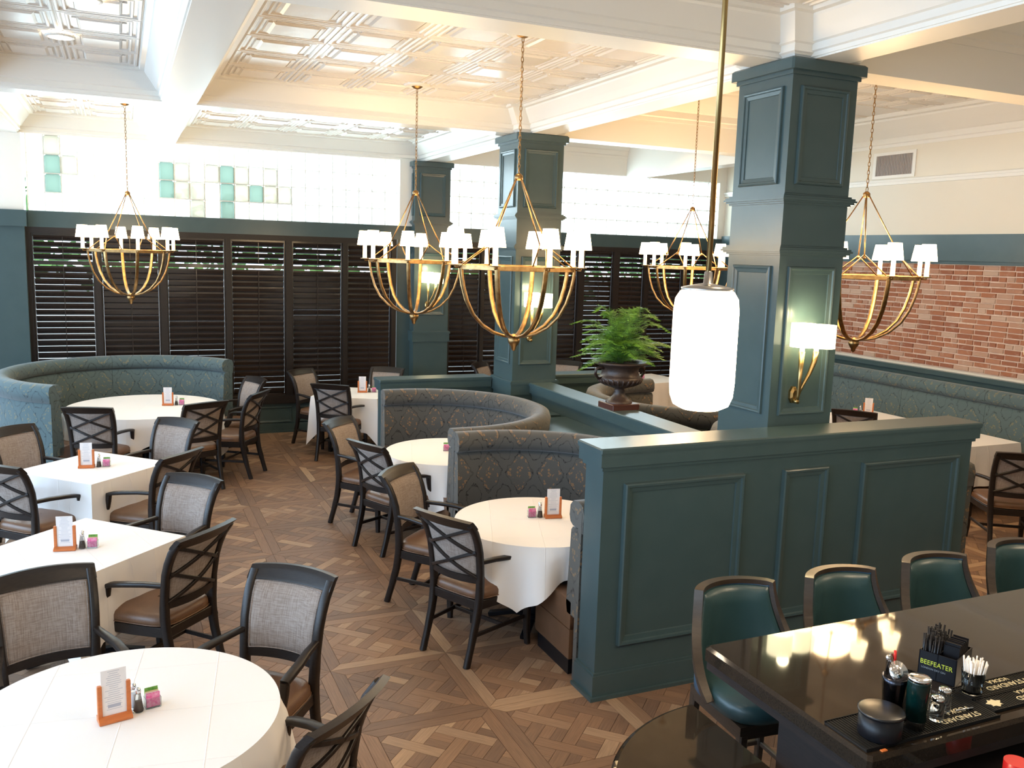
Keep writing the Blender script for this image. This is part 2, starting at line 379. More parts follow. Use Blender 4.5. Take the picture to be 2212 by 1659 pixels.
# ---- floor: parquet panels
def clip(poly, x0, x1, y0, y1):
    def cl(P, f, g):
        out = []
        for i in range(len(P)):
            a, b = P[i], P[(i+1) % len(P)]; fa, fb = f(a), f(b)
            if fa >= 0: out.append(a)
            if (fa >= 0) != (fb >= 0):
                t = fa/(fa-fb); out.append((a[0]+(b[0]-a[0])*t, a[1]+(b[1]-a[1])*t))
        return out
    for f in (lambda q: q[0]-x0, lambda q: x1-q[0], lambda q: q[1]-y0, lambda q: y1-q[1]):
        poly = cl(poly, f, None)
        if len(poly) < 3: return []
    return poly
def panel_pieces(x0, y0, S_, rnd):
    g = .0012; bw = .078; out = []
    x1, y1 = x0+S_, y0+S_
    out.append(([(x0+g, y0+g), (x1-g, y0+g), (x1-bw-g, y0+bw-g), (x0+bw+g, y0+bw-g)], 0))
    out.append(([(x0+bw+g, y1-bw+g), (x1-bw-g, y1-bw+g), (x1-g, y1-g), (x0+g, y1-g)], 0))
    out.append(([(x0+g, y0+g*2), (x0+bw-g, y0+bw+g), (x0+bw-g, y1-bw-g), (x0+g, y1-g*2)], pi/2))
    out.append(([(x1-bw+g, y0+bw+g), (x1-g, y0+g*2), (x1-g, y1-g*2), (x1-bw+g, y1-bw-g)], pi/2))
    ix0, ix1, iy0, iy1 = x0+bw+g, x1-bw-g, y0+bw+g, y1-bw-g
    cx, cy = (x0+x1)/2, (y0+y1)/2; p = .2165; wd = .082; h = sqrt(.5)
    def tr(u, v): return (cx+(u-v)*h, cy+(u+v)*h)
    for i in range(-3, 4):
        for j in range(-3, 4):
            u, v = i*p, j*p
            if (i+j) % 2 == 0: r = (u-p+wd/2+g, u+p-wd/2-g, v-wd/2+g, v+wd/2-g); a = pi/4
            else: r = (u-wd/2+g, u+wd/2-g, v-p+wd/2+g, v+p-wd/2-g); a = 3*pi/4
            P = clip([tr(r[0], r[2]), tr(r[1], r[2]), tr(r[1], r[3]), tr(r[0], r[3])], ix0, ix1, iy0, iy1)
            if len(P) > 2: out.append((P, a))
            a0, a1, b0, b1 = u+wd/2+g, u+p-wd/2-g, v+wd/2+g, v+p-wd/2-g
            if (i+j) % 2: qs = [((a0, a1, b0, (b0+b1)/2-g/2), pi/4), ((a0, a1, (b0+b1)/2+g/2, b1), pi/4)]
            else: qs = [((a0, (a0+a1)/2-g/2, b0, b1), 3*pi/4), (((a0+a1)/2+g/2, a1, b0, b1), 3*pi/4)]
            for r, a in qs:
                P = clip([tr(r[0], r[2]), tr(r[1], r[2]), tr(r[1], r[3]), tr(r[0], r[3])], ix0, ix1, iy0, iy1)
                if len(P) > 2: out.append((P, a))
    def A(P): return abs(sum(P[i][0]*P[(i+1) % len(P)][1]-P[(i+1) % len(P)][0]*P[i][1] for i in range(len(P))))/2
    return [(P, a) for P, a in out if A(P) > .0006]
fb = B(); fb.box(XL, XR+.3, YB, YW+.3, -.12, -.006)
floor = struct(fb.build('floor', mat('floor_joint_dark', (.03, .02, .012), .8)))
PS = .77; rest = B(); near = []
rnd = random.Random(3)
gx = int((XL-1.90)/PS)-1; nmax = int((XR-1.90)/PS)+1
for i in range(gx+1, nmax):
    for j in range(-8, 11):
        x0, y0 = 1.90+i*PS, 4.48+j*PS
        if x0 < XL or y0 < YB or x0+PS > XR+.3 or y0+PS > YW+.3: continue
        for P, a in panel_pieces(x0, y0, PS, rnd):
            cx = sum(q[0] for q in P)/len(P); cy = sum(q[1] for q in P)/len(P)
            t = rnd.random(); t = t**1.3 if rnd.random() < .96 else .97
            d = hypot(cx-1.75, (cy-3.9)*.9)
            vis = .75 < cx < 2.9 and 3.0 < cy < 6.4 or (cx > 1.9 and cy > 3.3 and cx < 2.8)
            if vis: near.append((d, P, a, t))
            else: rest.prism(P, -.006, 0, t, (cos(a), sin(a)))
near.sort(key=lambda q: q[0])
for k, (d, P, a, t) in enumerate(near):
    if k < 298:
        cx, cy = P[0]; b = B(); b.prism([(x, y) for x, y in P], -.006, 0, t, (cos(a), sin(a))); o = b.build('plank', PARQ, floor, fix=False)
    else: rest.prism(P, -.006, 0, t, (cos(a), sin(a)))
o = rest.build('parquet_planks', PARQ, floor, fix=False); o['kind'] = 'stuff'

# ---- plain walls
def wall(name, boxes, m):
    b = B()
    for q in boxes: b.box(*q)
    return struct(b.build(name, m))
# rear wall (behind the camera) with window openings, left wall with tall openings
wall('wall_rear', [(XL-.2, XR+.2, YB-.2, YB, 0, 4.9)], CREAM)
lb = [(XL-.2, XL, YB, YW, 0, .55), (XL-.2, XL, YB, YW, 4.0, 4.9)]
for y in (-4.0, -.9, 2.3, 5.5, 8.7, 11.7): lb.append((XL-.2, XL, y, y+.5, .55, 4.0))
wall('wall_left', lb, TEAL)
for i, y in enumerate((-3.5, -.4, 2.8, 6.0, 9.2)):
    b = B(); L = 2.7 if i < 3 else 2.6
    for q in (y, y+L/3, y+2*L/3, y+L-.05): b.box(XL-.12, XL-.05, q, q+.05, .55, 4.0)
    b.box(XL-.12, XL-.05, y, y+L, 2.75, 2.85)
    f = struct(b.build('window_%d' % (i+10), ESP))
# ---- back (window) wall
wb = [(XL, XR+.3, YW, YW+.25, -.1, .42), (XL, XR+.3, YW, YW+.25, 2.80, 3.0), 
      (-1.52, -1.09, YW-.14, YW+.25, .42, 2.80), (XR-.14, XR+.3, YW, YW+.25, .42, 3.0), (CX0-.2, CX1+.05, YW, YW+.25, .42, 3.0)]
b = B()
for q in wb: b.box(*q)
for (x0, x1) in ((-1.0, .05), (.25, 1.3), (1.45, 2.2), (2.3, 3.6), (4.7, 5.9), (6.1, 7.3), (7.5, 9.2)):
    moulding_frame(b, (x0, .14), (x1, .37), 'y', YW, .03, .02)
struct(b.build('wall_back', TEAL))
b = B(); b.box(XL, XR+.3, YW, YW+.25, 3.95, 4.9); b.box(XR-.14, XR+.3, YW-.01, YW+.25, 3.0, 3.95); struct(b.build('wall_back_upper', WHITE))
b = B(); b.box(-1.52, -1.06, YW-.2, YW-.12, 2.80, 3.0); b.box(-1.06, CX0, YW-.035, YW, 2.80, 3.0); b.box(CX1, XR-.02, YW-.035, YW, 2.80, 3.0)
struct(b.build('trim_1', TEAL))
b = B(); b.box(-1.52, -1.09, YW-.08, YW+.2, 3.0, 3.95); b.box(3.76, CX0+.02, YW-.06, YW+.2, 3.0, 3.95); b.box(CX1, CX1+.06, YW-.04, YW+.2, 3.0, 3.95)
struct(b.build('trim_2', WHITE))
b = B(); b.box(-1.09, 3.76, YW-.05, YW-.001, 0, .12); b.box(CX1, XR-.62, YW-.05, YW-.001, 0, .12)
b.box(-1.09, 3.76, YW-.065, YW-.05, 0, .03)
struct(b.build('baseboard_back', TEAL))

# shutters
def make_shutter(x0, x1, gaps, label, zsplit=True):
    W = x1-x0; y = YW+.03
    t = thing('louvered_shutter', label, 'shutter', ((x0+x1)/2, y, .53), 0, 'dark louvered shutters on the window wall')
    h = W/2
    fr = B()
    for sx in (-1, 1): fr.bbox(min(sx*h, sx*(h-.022)), max(sx*h, sx*(h-.022)), -.02, .02, 0, 2.2, .003)
    for z in (0, 1.80, 2.16): fr.box(-h+.022, h-.022, -.018, .018, z, z+(.05 if z == 1.8 else .035))
    fr.build('shutter_frame', SHUT, t)
    hw = h-.0235; dpt = .088
    def slat_mesh():
        b = B(); pts = [(-dpt/2, 0), (-dpt/4, .0075), (dpt/4, .0075), (dpt/2, 0), (dpt/4, -.0075), (-dpt/4, -.0075)]
        vs = [(sx*hw, c, d) for sx in (-1, 1) for c, d in pts]
        fs = [(0, 1, 2, 3, 4, 5), (11, 10, 9, 8, 7, 6)]+[(i, 6+i, 6+(i+1) % 6, (i+1) % 6) for i in range(6)]
        b.add(vs, fs); me = b.mesh('slat'); me.materials.append(SHUT); return me
    me = slat_mesh(); rr = random.Random(int(x0*100)+5)
    for k in range(22):
        z = .075+k*.0795; a = gaps[0]+rr.uniform(-2, 2) if rr.random() > .06 else gaps[0]-6
        o = ob('slat', me, t, (0, 0, z)); o.rotation_euler = (-R(min(a, 80)), 0, 0)
    for k in range(4):
        z = 1.90+k*.0785; o = ob('slat', me, t, (0, 0, z)); o.rotation_euler = (-R(gaps[1]+rr.uniform(-2, 2)), 0, 0)
    b = B(); b.box(-.004, .004, -.052, -.045, .06, 1.78); b.box(-.004, .004, -.052, -.045, 1.88, 2.16); b.build('tilt_rod', SHUT, t)
    return t
SH = [(-1.04, -.32, (63, 52), 'leftmost shutter by the teal pilaster, daylight streaking between its slats'),
      (-.25, .47, (72, 66), 'closed brown shutter behind the leftmost chandelier'),
      (.55, 1.31, (70, 56), 'shutter behind the right end of the curved teal sofa, one bright gap'),
      (1.38, 2.12, (71, 54), 'shutter with warm lamp reflections, left of the pair above the low teal wainscot'),
      (2.21, 2.93, (71, 54), 'shutter with warm lamp reflections directly behind the lone fabric back chair'),
      (3.0, 3.66, (73, 68), 'closed shutter next to the far teal column on its left side'),
      (4.57, 5.08, (70, 56), 'shutter just right of the far teal column'),
      (5.14, 5.78, (71, 56), 'shutter between the far and the middle column, nearer the middle column'),
      (6.05, 6.78, (72, 54), 'shutter just right of the middle teal column'),
      (6.89, 7.43, (64, 50), 'shutter behind the fern with bright streaks'),
      (7.54, 8.03, (74, 52), 'shutter behind the right side of the fern'),
      (8.12, 8.79, (71, 56), 'shutter behind the chandelier that hangs by the glowing pendant'),
      (8.87, 9.40, (72, 56), 'shutter nearest the brick wall corner')]
for x0, x1, g, lab in SH: make_shutter(x0, x1, g, 'dark wooden '+lab if not lab.startswith('closed') else 'dark wooden '+lab)
for n, (xa, xb) in ((1, (-1.09, 3.73)), (2, (4.49, 9.46))):
    b = B(); ed = [xa]+[v for s in SH if xa-.1 < s[0] < xb for v in s[:2]]+[xb]
    for i in range(0, len(ed), 2): b.box(ed[i], ed[i+1], YW-.03, YW+.09, .53, 2.74)
    b.box(xa, xb, YW-.035, YW+.09, 2.725, 2.80); b.box(xa, xb, YW-.05, YW+.12, .42, .535)
    w1 = struct(b.build('window_%d' % n, ESP))
    # glass blocks
    gb = .19; x = xa+.04; nz = 4; hz = .95/nz; msh = {}
    end = 3.76 if n == 1 else 9.46; nx = int((end-x)/gb); gb = (end-x)/nx
    me_ = []
    for mt in (BGL, BGT, BGT2):
        q = B(); q.bbox(-gb/2+.009, gb/2-.009, -.045, .045, -hz/2+.009, hz/2-.009, .014); me = q.mesh('glass_block'); me.materials.append(mt); me_.append(me)
    tealset = {(1, 1), (1, 2), (8, 2), (8, 1), (12, 2), (12, 1), (14, 1), (12, 0)}; faint = {(2, 2), (9, 2), (9, 1), (10, 1), (10, 0), (11, 2), (13, 2), (13, 1), (15, 1), (16, 1), (15, 2), (1, 3)}
    for i in range(nx):
        for j in range(nz):
            k = 0
            if n == 1: k = 1 if (i, j+0) in tealset else 2 if (i, j) in faint else 0
            o = ob('glass_block', me_[k], w1, (x+(i+.5)*gb, YW+.07, 3.0+(j+.5)*hz))
            if k: o['label'] = 'glass block tinted to show teal outdoors behind it'
    g = B()
    for i in range(nx+1): g.box(x+i*gb-.008, x+i*gb+.008, YW+.05, YW+.09, 3.0, 3.95)
    for j in range(nz+1): g.box(x, end, YW+.051, YW+.089, 3.0+j*hz-.008, 3.0+j*hz+.008)
    g.build('block_joints', WHITE, w1)
# pilaster left part beyond: dark shuttered bay
b = B(); b.box(XL, -1.52, YW-.02, YW+.1, .42, 2.8)
b.build('window_3', ESP); struct(bpy.data.objects['window_3'])
b = B(); b.box(XL, -1.52, YW, YW+.1, 3.0, 3.95); b.build('window_4', BGL); struct(bpy.data.objects['window_4'])

# ---- right wall with brick panel
wall('wall_right', [(XR, XR+.25, YB, YW, 0, 4.9)], CREAM)
b = B(); b.box(XR-.012, XR, 5.0, YW-.02, 1.36, 2.68); mort = struct(b.build('wall_right_brick', MORTAR))
bl = []; rnd = random.Random(11)
zc = .0655; row = 0; z = 1.375
while z+.055 < 2.69:
    hd = row % 6 == 5; y = 5.0+rnd.random()*.1
    while y < YW-.1:
        L = (.098 if hd else .205)*rnd.uniform(.93, 1.06)
        if y+L > YW-.03: break
        bl.append((y, y+L, z+rnd.uniform(-.003, .003), z+.052+rnd.uniform(-.004, .004), rnd.random()**1.2)); y += L+.012
    z += zc; row += 1
bl.sort(key=lambda q: (abs((q[0]+q[1])/2-8.3)))
rest = B()
for k, (y0, y1, z0, z1, t) in enumerate(bl):
    pr = .008+rnd.random()*.008; c = .004
    vs = [(XR-.01, y0, z0), (XR-.01, y1, z0), (XR-.01, y1, z1), (XR-.01, y0, z1)]+[(XR-.012-pr, y0+c+rnd.random()*.003, z0+c), (XR-.012-pr, y1-c-rnd.random()*.003, z0+c), (XR-.012-pr, y1-c, z1-c), (XR-.012-pr, y0+c, z1-c)]
    fs = [(4, 5, 6, 7), (0, 1, 5, 4), (1, 2, 6, 5), (2, 3, 7, 6), (3, 0, 4, 7)]
    if k < 299: q = B(); q.add(vs, fs, tint=t); q.build('brick', BRICK, mort)
    else: rest.add(vs, fs, tint=t)
o = rest.build('brickwork', BRICK, mort); o['kind'] = 'stuff'
b = B(); b.box(XR-.05, XR, YB, YW-.04, 2.68, 3.05); b.box(XR-.09, XR, YB, YW-.04, 2.72, 2.80); b.box(XR-.10, XR, YB, YW-.04, 1.27, 1.33); b.box(XR-.05, XR, YB, YW-.04, 0, 1.28)
b.box(XR-.06, XR, YW-.5, YW-.04, 0, 3.05); struct(b.build('trim_3', TEAL))
b = B()
for z0, z1, d in ((3.72, 3.76, .03), (3.76, 3.79, .05)): b.box(XR-d, XR, YB, YW, z0, z1)
struct(b.build('trim_4', WHITE))

# ---- ceiling
b = B(); b.box(XL, CX1+.02, YB, YW+.2, ZT, ZT+.1); b.box(CX1, XR+.2, YB, YW+.2, ZTR, ZTR+.1)
ceil = struct(b.build('ceiling', TINW))
XB = [(-1.52, -1.12), (.39, .69), (4.09, 4.37)]
YBm = [(.3, .6), (4.78, 5.05), (9.05, 9.33)]
n = 10
b = B(); b.box(-1.52, -1.12, YB, YW, ZB, ZT); struct(b.build('trim_5', WHITE))
b = B(); b.box(.39, .69, YB, YW, ZB, ZT); struct(b.build('trim_6', WHITE))
b = B(); b.box(4.09, 4.37, YB, YW, ZB, ZTR); struct(b.build('trim_7', WHITE))
for k, (ya, yb) in enumerate(YBm):
    b = B(); b.box(XL, 4.09, ya, yb, ZB+.001, ZT); b.box(4.37, XR if k != 2 else 7.86, ya, yb, ZB+.001, ZTR); struct(b.build('trim_%d' % (8+k), WHITE))
b = B(); b.box(7.60, 7.86, 9.33, YW, ZB+.001, ZTR); struct(b.build('trim_19', WHITE))
for cy in COLS[:2]:
    b = B(); b.box(CX0, CX1, cy, cy+.54, ZB, ZTR-.001); H = ZT-ZB; vs = []; fs = []
    PR = [(0, .05*H), (.014, .10*H), (.03, .13*H), (.03, .30*H), (.05, .33*H), (.09, .55*H), (.14, .80*H), (.15, .86*H), (.186, .88*H), (.20, 1.0*H)]
    for d, h in PR: vs += [(CX0-d, cy-d, ZB+h), (CX1+d*.3, cy-d, ZB+h), (CX1+d*.3, cy+.54+d, ZB+h), (CX0-d, cy+.54+d, ZB+h)]
    for j in range(len(PR)-1):
        for i in range(4): fs.append((j*4+i, j*4+(i+1) % 4, (j+1)*4+(i+1) % 4, (j+1)*4+i))
    b.add(vs, fs); struct(b.build('trim_%d' % n, WHITE)); n += 1
def crown(x0, x1, y0, y1, zb, zt, off, tw):
    """cornice ring around a coffer opening x0..x1,y0..y1"""
    H = zt-zb
    pr = [(0, 0), (.012, .0), (.014, .10*H), (.03, .13*H), (.03, .30*H), (.05, .33*H), (off*.45, .55*H), (off*.70, .80*H), (off*.74, .86*H), (off*.93, .88*H), (off, 1.0*H), (off, H)]
    vs = []; fs = []
    for d, h in pr: vs += [(x0+d, y0+d, zb+h), (x1-d, y0+d, zb+h), (x1-d, y1-d, zb+h), (x0+d, y1-d, zb+h)]
    for j in range(len(pr)-1):
        for i in range(4): fs.append((j*4+i, (j+1)*4+i, (j+1)*4+(i+1) % 4, j*4+(i+1) % 4))
    return vs, fs
xs = [XL]+[v for q in XB for v in q]+[XR]; ys = [YB]+[v for q in YBm for v in q]+[YW]
n = 20
tin_cells = []
for a in range(0, len(xs), 2):
    for c in range(0, len(ys), 2):
        x0, x1, y0, y1 = xs[a], xs[a+1], ys[c], ys[c+1]
        zt = ZTR if a == 6 else ZT; zb = ZB+.02
        if a == 6: zb = 4.24 if c == 6 or True else zb
        if a == 6 and c >= 4:
            if c == 4:
                q = B()
                for (p0, p1, nx, ny) in (((XR, 5.05), (XR, YW), -1, 0), ((4.37, 5.05), (4.37, 9.05), 1, 0), ((4.37, 9.33), (4.37, YW), 1, 0), ((4.37, 5.05), (XR, 5.05), 0, 1), ((4.37, 9.05), (7.86, 9.05), 0, -1), ((4.37, YW), (7.60, YW), 0, -1)):
                    H = ZTR-4.22; vs = []; PR = [(0, 0), (.012, 0), (.014, .10*H), (.03, .13*H), (.03, .30*H), (.05, .33*H), (.13, .55*H), (.21, .80*H), (.22, .86*H), (.28, .88*H), (.30, H)]
                    for px, py in (p0, p1): vs += [(px+nx*d, py+ny*d, 4.22+h) for d, h in PR]
                    m_ = len(PR); q.add(vs, [(j, j+1, m_+j+1, m_+j) for j in range(m_-1)])
                struct(q.build('trim_%d' % n, WHITE)); n += 1
                tin_cells.append((4.67, XR-.3, 5.35, 8.75, zt, a, c)); tin_cells.append((4.67, XR-.3, 9.40, YW-.3, zt, a, c))
            continue
        q = B(); vs, fs = crown(x0, x1, y0, y1, ZB+.012 if a < 6 else 4.22, zt, .20 if a < 6 else .3, 0); q.add(vs, fs)
        struct(q.build('trim_%d' % n, WHITE)); n += 1
        o_ = .20 if a < 6 else .3
        tin_cells.append((x0+o_, x1-o_, y0+o_, y1-o_, zt, a, c))
# pressed tin tiles: raised bars, nested square fields
def tin_mesh(W, L):
    b = B()
    def frame(x0, x1, y0, y1, w, h):
        pr = [(0, 0), (w*.3, -h), (w*.7, -h), (w, 0)]
        vs = []; fs = []
        for k, d in pr: vs += [(x0+k, y0+k, d), (x1-k, y0+k, d), (x1-k, y1-k, d), (x0+k, y1-k, d)]
        for j in range(3):
            for i in range(4): fs.append((j*4+i, j*4+(i+1) % 4, (j+1)*4+(i+1) % 4, (j+1)*4+i))
        b.add(vs, fs)
    w, l = W/2, L/2
    b.add([(-w, -l, -.001), (w, -l, -.001), (w, l, -.001), (-w, l, -.001)], [(0, 1, 2, 3)])
    frame(-w+.002, w-.002, -l+.002, l-.002, .035, .014)
    frame(-w+.055, w-.055, -l+.055, l-.055, .03, .012)
    x, y = w-.15, l-.15
    b.add([(-x-.03, -y-.03, -.001), (x+.03, -y-.03, -.001), (x+.03, y+.03, -.001), (-x-.03, y+.03, -.001), (-x, -y, -.022), (x, -y, -.022), (x, y, -.022), (-x, y, -.022)],
          [(0, 1, 5, 4), (1, 2, 6, 5), (2, 3, 7, 6), (3, 0, 4, 7), (4, 5, 6, 7)])
    for sx in (-1, 1):
        b.box(min(sx*(w-.1), sx*(w-.13)), max(sx*(w-.1), sx*(w-.13)), -y, y, -.012, -.001)
        b.box(-x, x, min(sx*(l-.1), sx*(l-.13)), max(sx*(l-.1), sx*(l-.13)), -.012, -.001)
    return b
cnt = 0
for (x0, x1, y0, y1, zt, a, c) in tin_cells:
    if a == 0 or c == 0: continue
    nx = max(1, round((x1-x0)/.61)); ny = max(1, round((y1-y0)/.61)); W, L = (x1-x0)/nx, (y1-y0)/ny
    q = tin_mesh(W, L); me = q.mesh('tin_tile'); me.materials.append(TINW)
    for i in range(nx):
        for j in range(ny):
            if cnt < 300: ob('tin_tile', me, ceil, (x0+(i+.5)*W, y0+(j+.5)*L, zt)); cnt += 1
# vent on the right wall
t = thing('air_vent', 'white framed grey air vent high on the cream wall above the bricks', 'vent', (XR, 9.15, 3.85))
b = B(); b.box(-.015, 0, -.36, -.31, -.04, .31); b.box(-.015, 0, .31, .36, -.04, .31); b.box(-.015, 0, -.31, .31, .27, .31); b.box(-.015, 0, -.31, .31, -.04, 0); b.build('frame', WHITE, t)
b = B(); b.box(-.004, -.001, -.31, .31, 0, .27); b.build('backing', VENTG, t)
vm = B(); vm.box(-.012, -.004, -.004, .004, 0, .27); me = vm.mesh('blade'); me.materials.append(VENTG)
for i in range(24): ob('blade', me, t, (0, -.3+i*.026, 0))
# recessed downlights in the left coffer and beyond
DL = [(-.37, 7.8, 'bright recessed ceiling light in the left tin coffer'), (-.16, 6.55, 'recessed ceiling light cut by the top edge of the photo at left')]
for x, y, lab in DL:
    t = thing('recessed_light', lab, 'ceiling light', (x, y, ZT-.024))
    b = B(); b.lathe([(.105, 0), (.105, -.012), (.085, -.016), (.085, -.002)], 24, cap=False); b.build('trim_ring', WHITE, t)
    b = B(); b.lathe([(.084, -.006), (.01, -.020)], 24); b.build('bulb', BULB, t)
# warm spots: two at the recessed lights, the rest added as fill without fixtures
def spot(x, y, z, e, col=(1, .72, .44), ang=120):
    l = bpy.data.lights.new('downlight_and_fill', 'SPOT'); l.energy = e; l.color = col; l.spot_size = R(ang); l.spot_blend = .8; l.shadow_soft_size = .08
    o = bpy.data.objects.new('downlight_and_fill', l); o.location = (x, y, z); COL.objects.link(o)
for x, y in ((-.37, 7.8), (-.16, 6.55), (2.4, 2.2), (-.3, 2.6), (2.4, 6.0), (2.4, 10.9), (-.3, 11.2), (7.0, 3.0), (7.0, 7.2), (7.0, 11.0), (5.5, 1.5), (1.8, -1.5), (5.0, -1.5)):
    spot(x, y, (ZTR if x > 4.4 else ZT)-.05, 60 if x > 4.4 or y < 3 else 40)

# ---- columns
def make_column(x0, x1, y0, y1, ztop, zbase, name, lab, base_band):
    t = thing(name, lab, 'column', ((x0+x1)/2, (y0+y1)/2, 0), 0, 'teal panelled columns')
    cx, cy = (x0+x1)/2, (y0+y1)/2; a, c = (x1-x0)/2, (y1-y0)/2
    b = B(); b.box(-a, a, -c, c, 0, ztop-.06)
    b.build('shaft', TEAL, t)
    b = B(); b.bbox(-a-.045, a+.045, -c-.045, c+.045, ztop-.075, ztop, .012); b.box(-a-.015, a+.015, -c-.015, c+.015, ztop-.10, ztop-.075); b.build('cap', TEAL, t)
    b = B()
    for z in (3.055, 2.72):
        for dz, o_ in ((-.030, .014), (-.018, .030), (-.006, .042), (.008, .034), (.020, .016)): b.box(-a-o_, a+o_, -c-o_, c+o_, z+dz, z+dz+.014)
    b.build('band_moulding', TEAL, t)
    if base_band: b = B(); b.box(-a-.02, a+.02, -c-.02, c+.02, base_band-.16, base_band); b.box(-a-.03, a+.03, -c-.03, c+.03, base_band-.04, base_band-.01); b.build('base_moulding', TEAL, t)
    zz = [(3.15, 3.77), (zbase, 2.62)]
    for z0, z1 in zz:
        b = B(); moulding_frame(b, (-a+.07, z0), (a-.07, z1), 'y', -c, .05, .02); b.build('panel_moulding', TEAL, t)
        b = B(); moulding_frame(b, (-c+.07, z0), (c-.07, z1), 'x', -a, .05, .02); b.build('panel_moulding', TEAL, t)
    return t
make_column(CX0, CX1, 4.65, 5.19, 3.935, 1.62, 'panelled_column', 'large nearest teal panelled column rising behind the bar partition', 0)
make_column(CX0, CX1, 8.92, 9.46, 3.935, 1.42, 'panelled_column', 'middle teal panelled column at the end of the low partition with the urn', 1.24)
make_column(CX0, CX1, 12.60, 12.795, 3.935, 1.70, 'panelled_column', 'farthest teal panelled column, engaged in the window wall', 1.46)

# ---- partitions
def cap_run(b, x0, x1, y0, y1, z, o=.045):
    b.bbox(x0-o, x1+o, y0-o, y1+o, z-.03, z, .008); b.box(x0-o*.86, x1+o*.86, y0-o*.86, y1+o*.86, z-.040, z-.03); b.box(x0-o*.76, x1+o*.76, y0-o*.76, y1+o*.76, z-.115, z-.040)
    b.box(x0-.016, x1+.016, y0-.016, y1+.016, z-.14, z-.115)
t = thing('bar_partition', 'tall teal panelled partition between bar stools and booths', 'partition', (0, 0, 0))
px0, px1, py0, py1 = 2.53, 5.56, 4.36, 4.57
b = B(); b.box(px0, px1, py0, py1, 0, 1.45); b.build('wall_body', TEAL, t)
b = B(); cap_run(b, px0, px1, py0, py1, 1.555); b.build('cap_rail', TEAL, t)
b = B(); b.box(px0-.02, px1+.02, py0-.02, py1+.012, 0, .15); b.box(px0-.012, px1+.012, py0-.012, py1+.008, .15, .165); b.box(px0-.04, px1+.04, py0-.04, py1+.012, 0, .022); b.build('plinth', TEAL, t)
for q in ((2.67, 3.54), (3.85, 4.22), (4.52, 5.43)):
    b = B(); moulding_frame(b, (q[0], .32), (q[1], 1.33), 'y', py0, .058, .032); b.build('panel_moulding', TEAL, t)
t = thing('urn_partition', 'lower teal partition with the urn on its cap, running back to the middle column', 'partition', (0, 0, 0))
b = B(); b.box(4.19, 4.38, 5.20, 8.90, 0, 1.12); b.build('wall_body', TEAL, t)
b = B(); cap_run(b, 4.19, 4.38, 5.25, 8.86, 1.22); b.build('cap_rail', TEAL, t)
t = thing('booth_end_partition', 'low teal partition behind the rear booths, passing the middle column', 'partition', (0, 0, 0))
b = B(); b.box(2.62, 3.93, 9.47, 9.66, 0, 1.12); b.box(4.50, 5.5, 9.47, 9.66, 0, 1.12); b.box(3.93, 4.5, 9.48, 9.66, 0, 1.12); b.build('wall_body', TEAL, t)
b = B(); cap_run(b, 2.62, 3.88, 9.47, 9.66, 1.22); cap_run(b, 4.56, 5.5, 9.47, 9.66, 1.22); b.build('cap_rail', TEAL, t)
b = B(); b.box(2.60, 3.93, 9.45, 9.68, 0, .15); b.build('plinth', TEAL, t)

# ------------------------------------------------------------------ booths and banquettes
def sweep(b, path, prof, closed_prof=True, caps=True, smooth=True):
    """path: (x,y,nx,ny,s) with inward normal n; prof: (d,z) offset along n"""
    n = len(prof); vs = []; uvs = []; fs = []; acc = [0]
    for i in range(1, n): acc.append(acc[-1]+hypot(prof[i][0]-prof[i-1][0], prof[i][1]-prof[i-1][1]))
    for (x, y, nx, ny, s_) in path:
        for k, (d, z) in enumerate(prof): vs.append((x+nx*d, y+ny*d, z)); uvs.append((s_, z if abs(prof[k][0]-prof[k-1][0]) < .2 else acc[k]))
    for j in range(len(path)-1):
        for i in range(n if closed_prof else n-1): fs.append((j*n+i, j*n+(i+1) % n, (j+1)*n+(i+1) % n, (j+1)*n+i))
    b.add(vs, fs, uvs, smooth=smooth)
    if caps:
        k = len(b.v)-len(vs); L = len(path)-1
        b.add([vs[i] for i in range(n)], [tuple(range(n))], [(vs[i][0]+vs[i][1], vs[i][2]) for i in range(n)])
        b.add([vs[L*n+i] for i in range(n)], [tuple(range(n-1, -1, -1))], [(vs[L*n+i][0]+vs[L*n+i][1], vs[L*n+i][2]) for i in range(n)])
def arc_path(cx, cy, Rr, a0, a1, ext0=0, ext1=0, n=36):
    """arc from a0 to a1 (rad) with straight tangential extensions"""
    pts = []; s_ = 0; sg = 1 if a1 > a0 else -1
    def add(x, y, nx, ny):
        nonlocal s_
        if pts: s_ += hypot(x-pts[-1][0], y-pts[-1][1])
        pts.append((x, y, nx, ny, s_))
    if ext0:
        tx, ty = sin(a0)*sg, -cos(a0)*sg
        for k in range(3): f = ext0*(1-k/3); add(cx+Rr*cos(a0)+tx*f, cy+Rr*sin(a0)+ty*f, -cos(a0), -sin(a0))
    for i in range(n+1):
        a = a0+(a1-a0)*i/n; add(cx+Rr*cos(a), cy+Rr*sin(a), -cos(a), -sin(a))
    if ext1:
        tx, ty = -sin(a1)*sg, cos(a1)*sg
        for k in range(1, 4): f = ext1*k/3; add(cx+Rr*cos(a1)+tx*f, cy+Rr*sin(a1)+ty*f, -cos(a1), -sin(a1))
    return pts
def subpath(path, s0, s1):
    out = [q for q in path if s0 < q[4] < s1]
    def at(s_):
        for a, b in zip(path, path[1:]):
            if a[4] <= s_ <= b[4]+1e-9:
                f = (s_-a[4])/max(1e-9, b[4]-a[4]); q = [a[i]+(b[i]-a[i])*f for i in range(5)]; l = hypot(q[2], q[3]); q[2] /= l; q[3] /= l; return tuple(q)
        return path[-1]
    return [at(s0)]+out+[at(s1)]
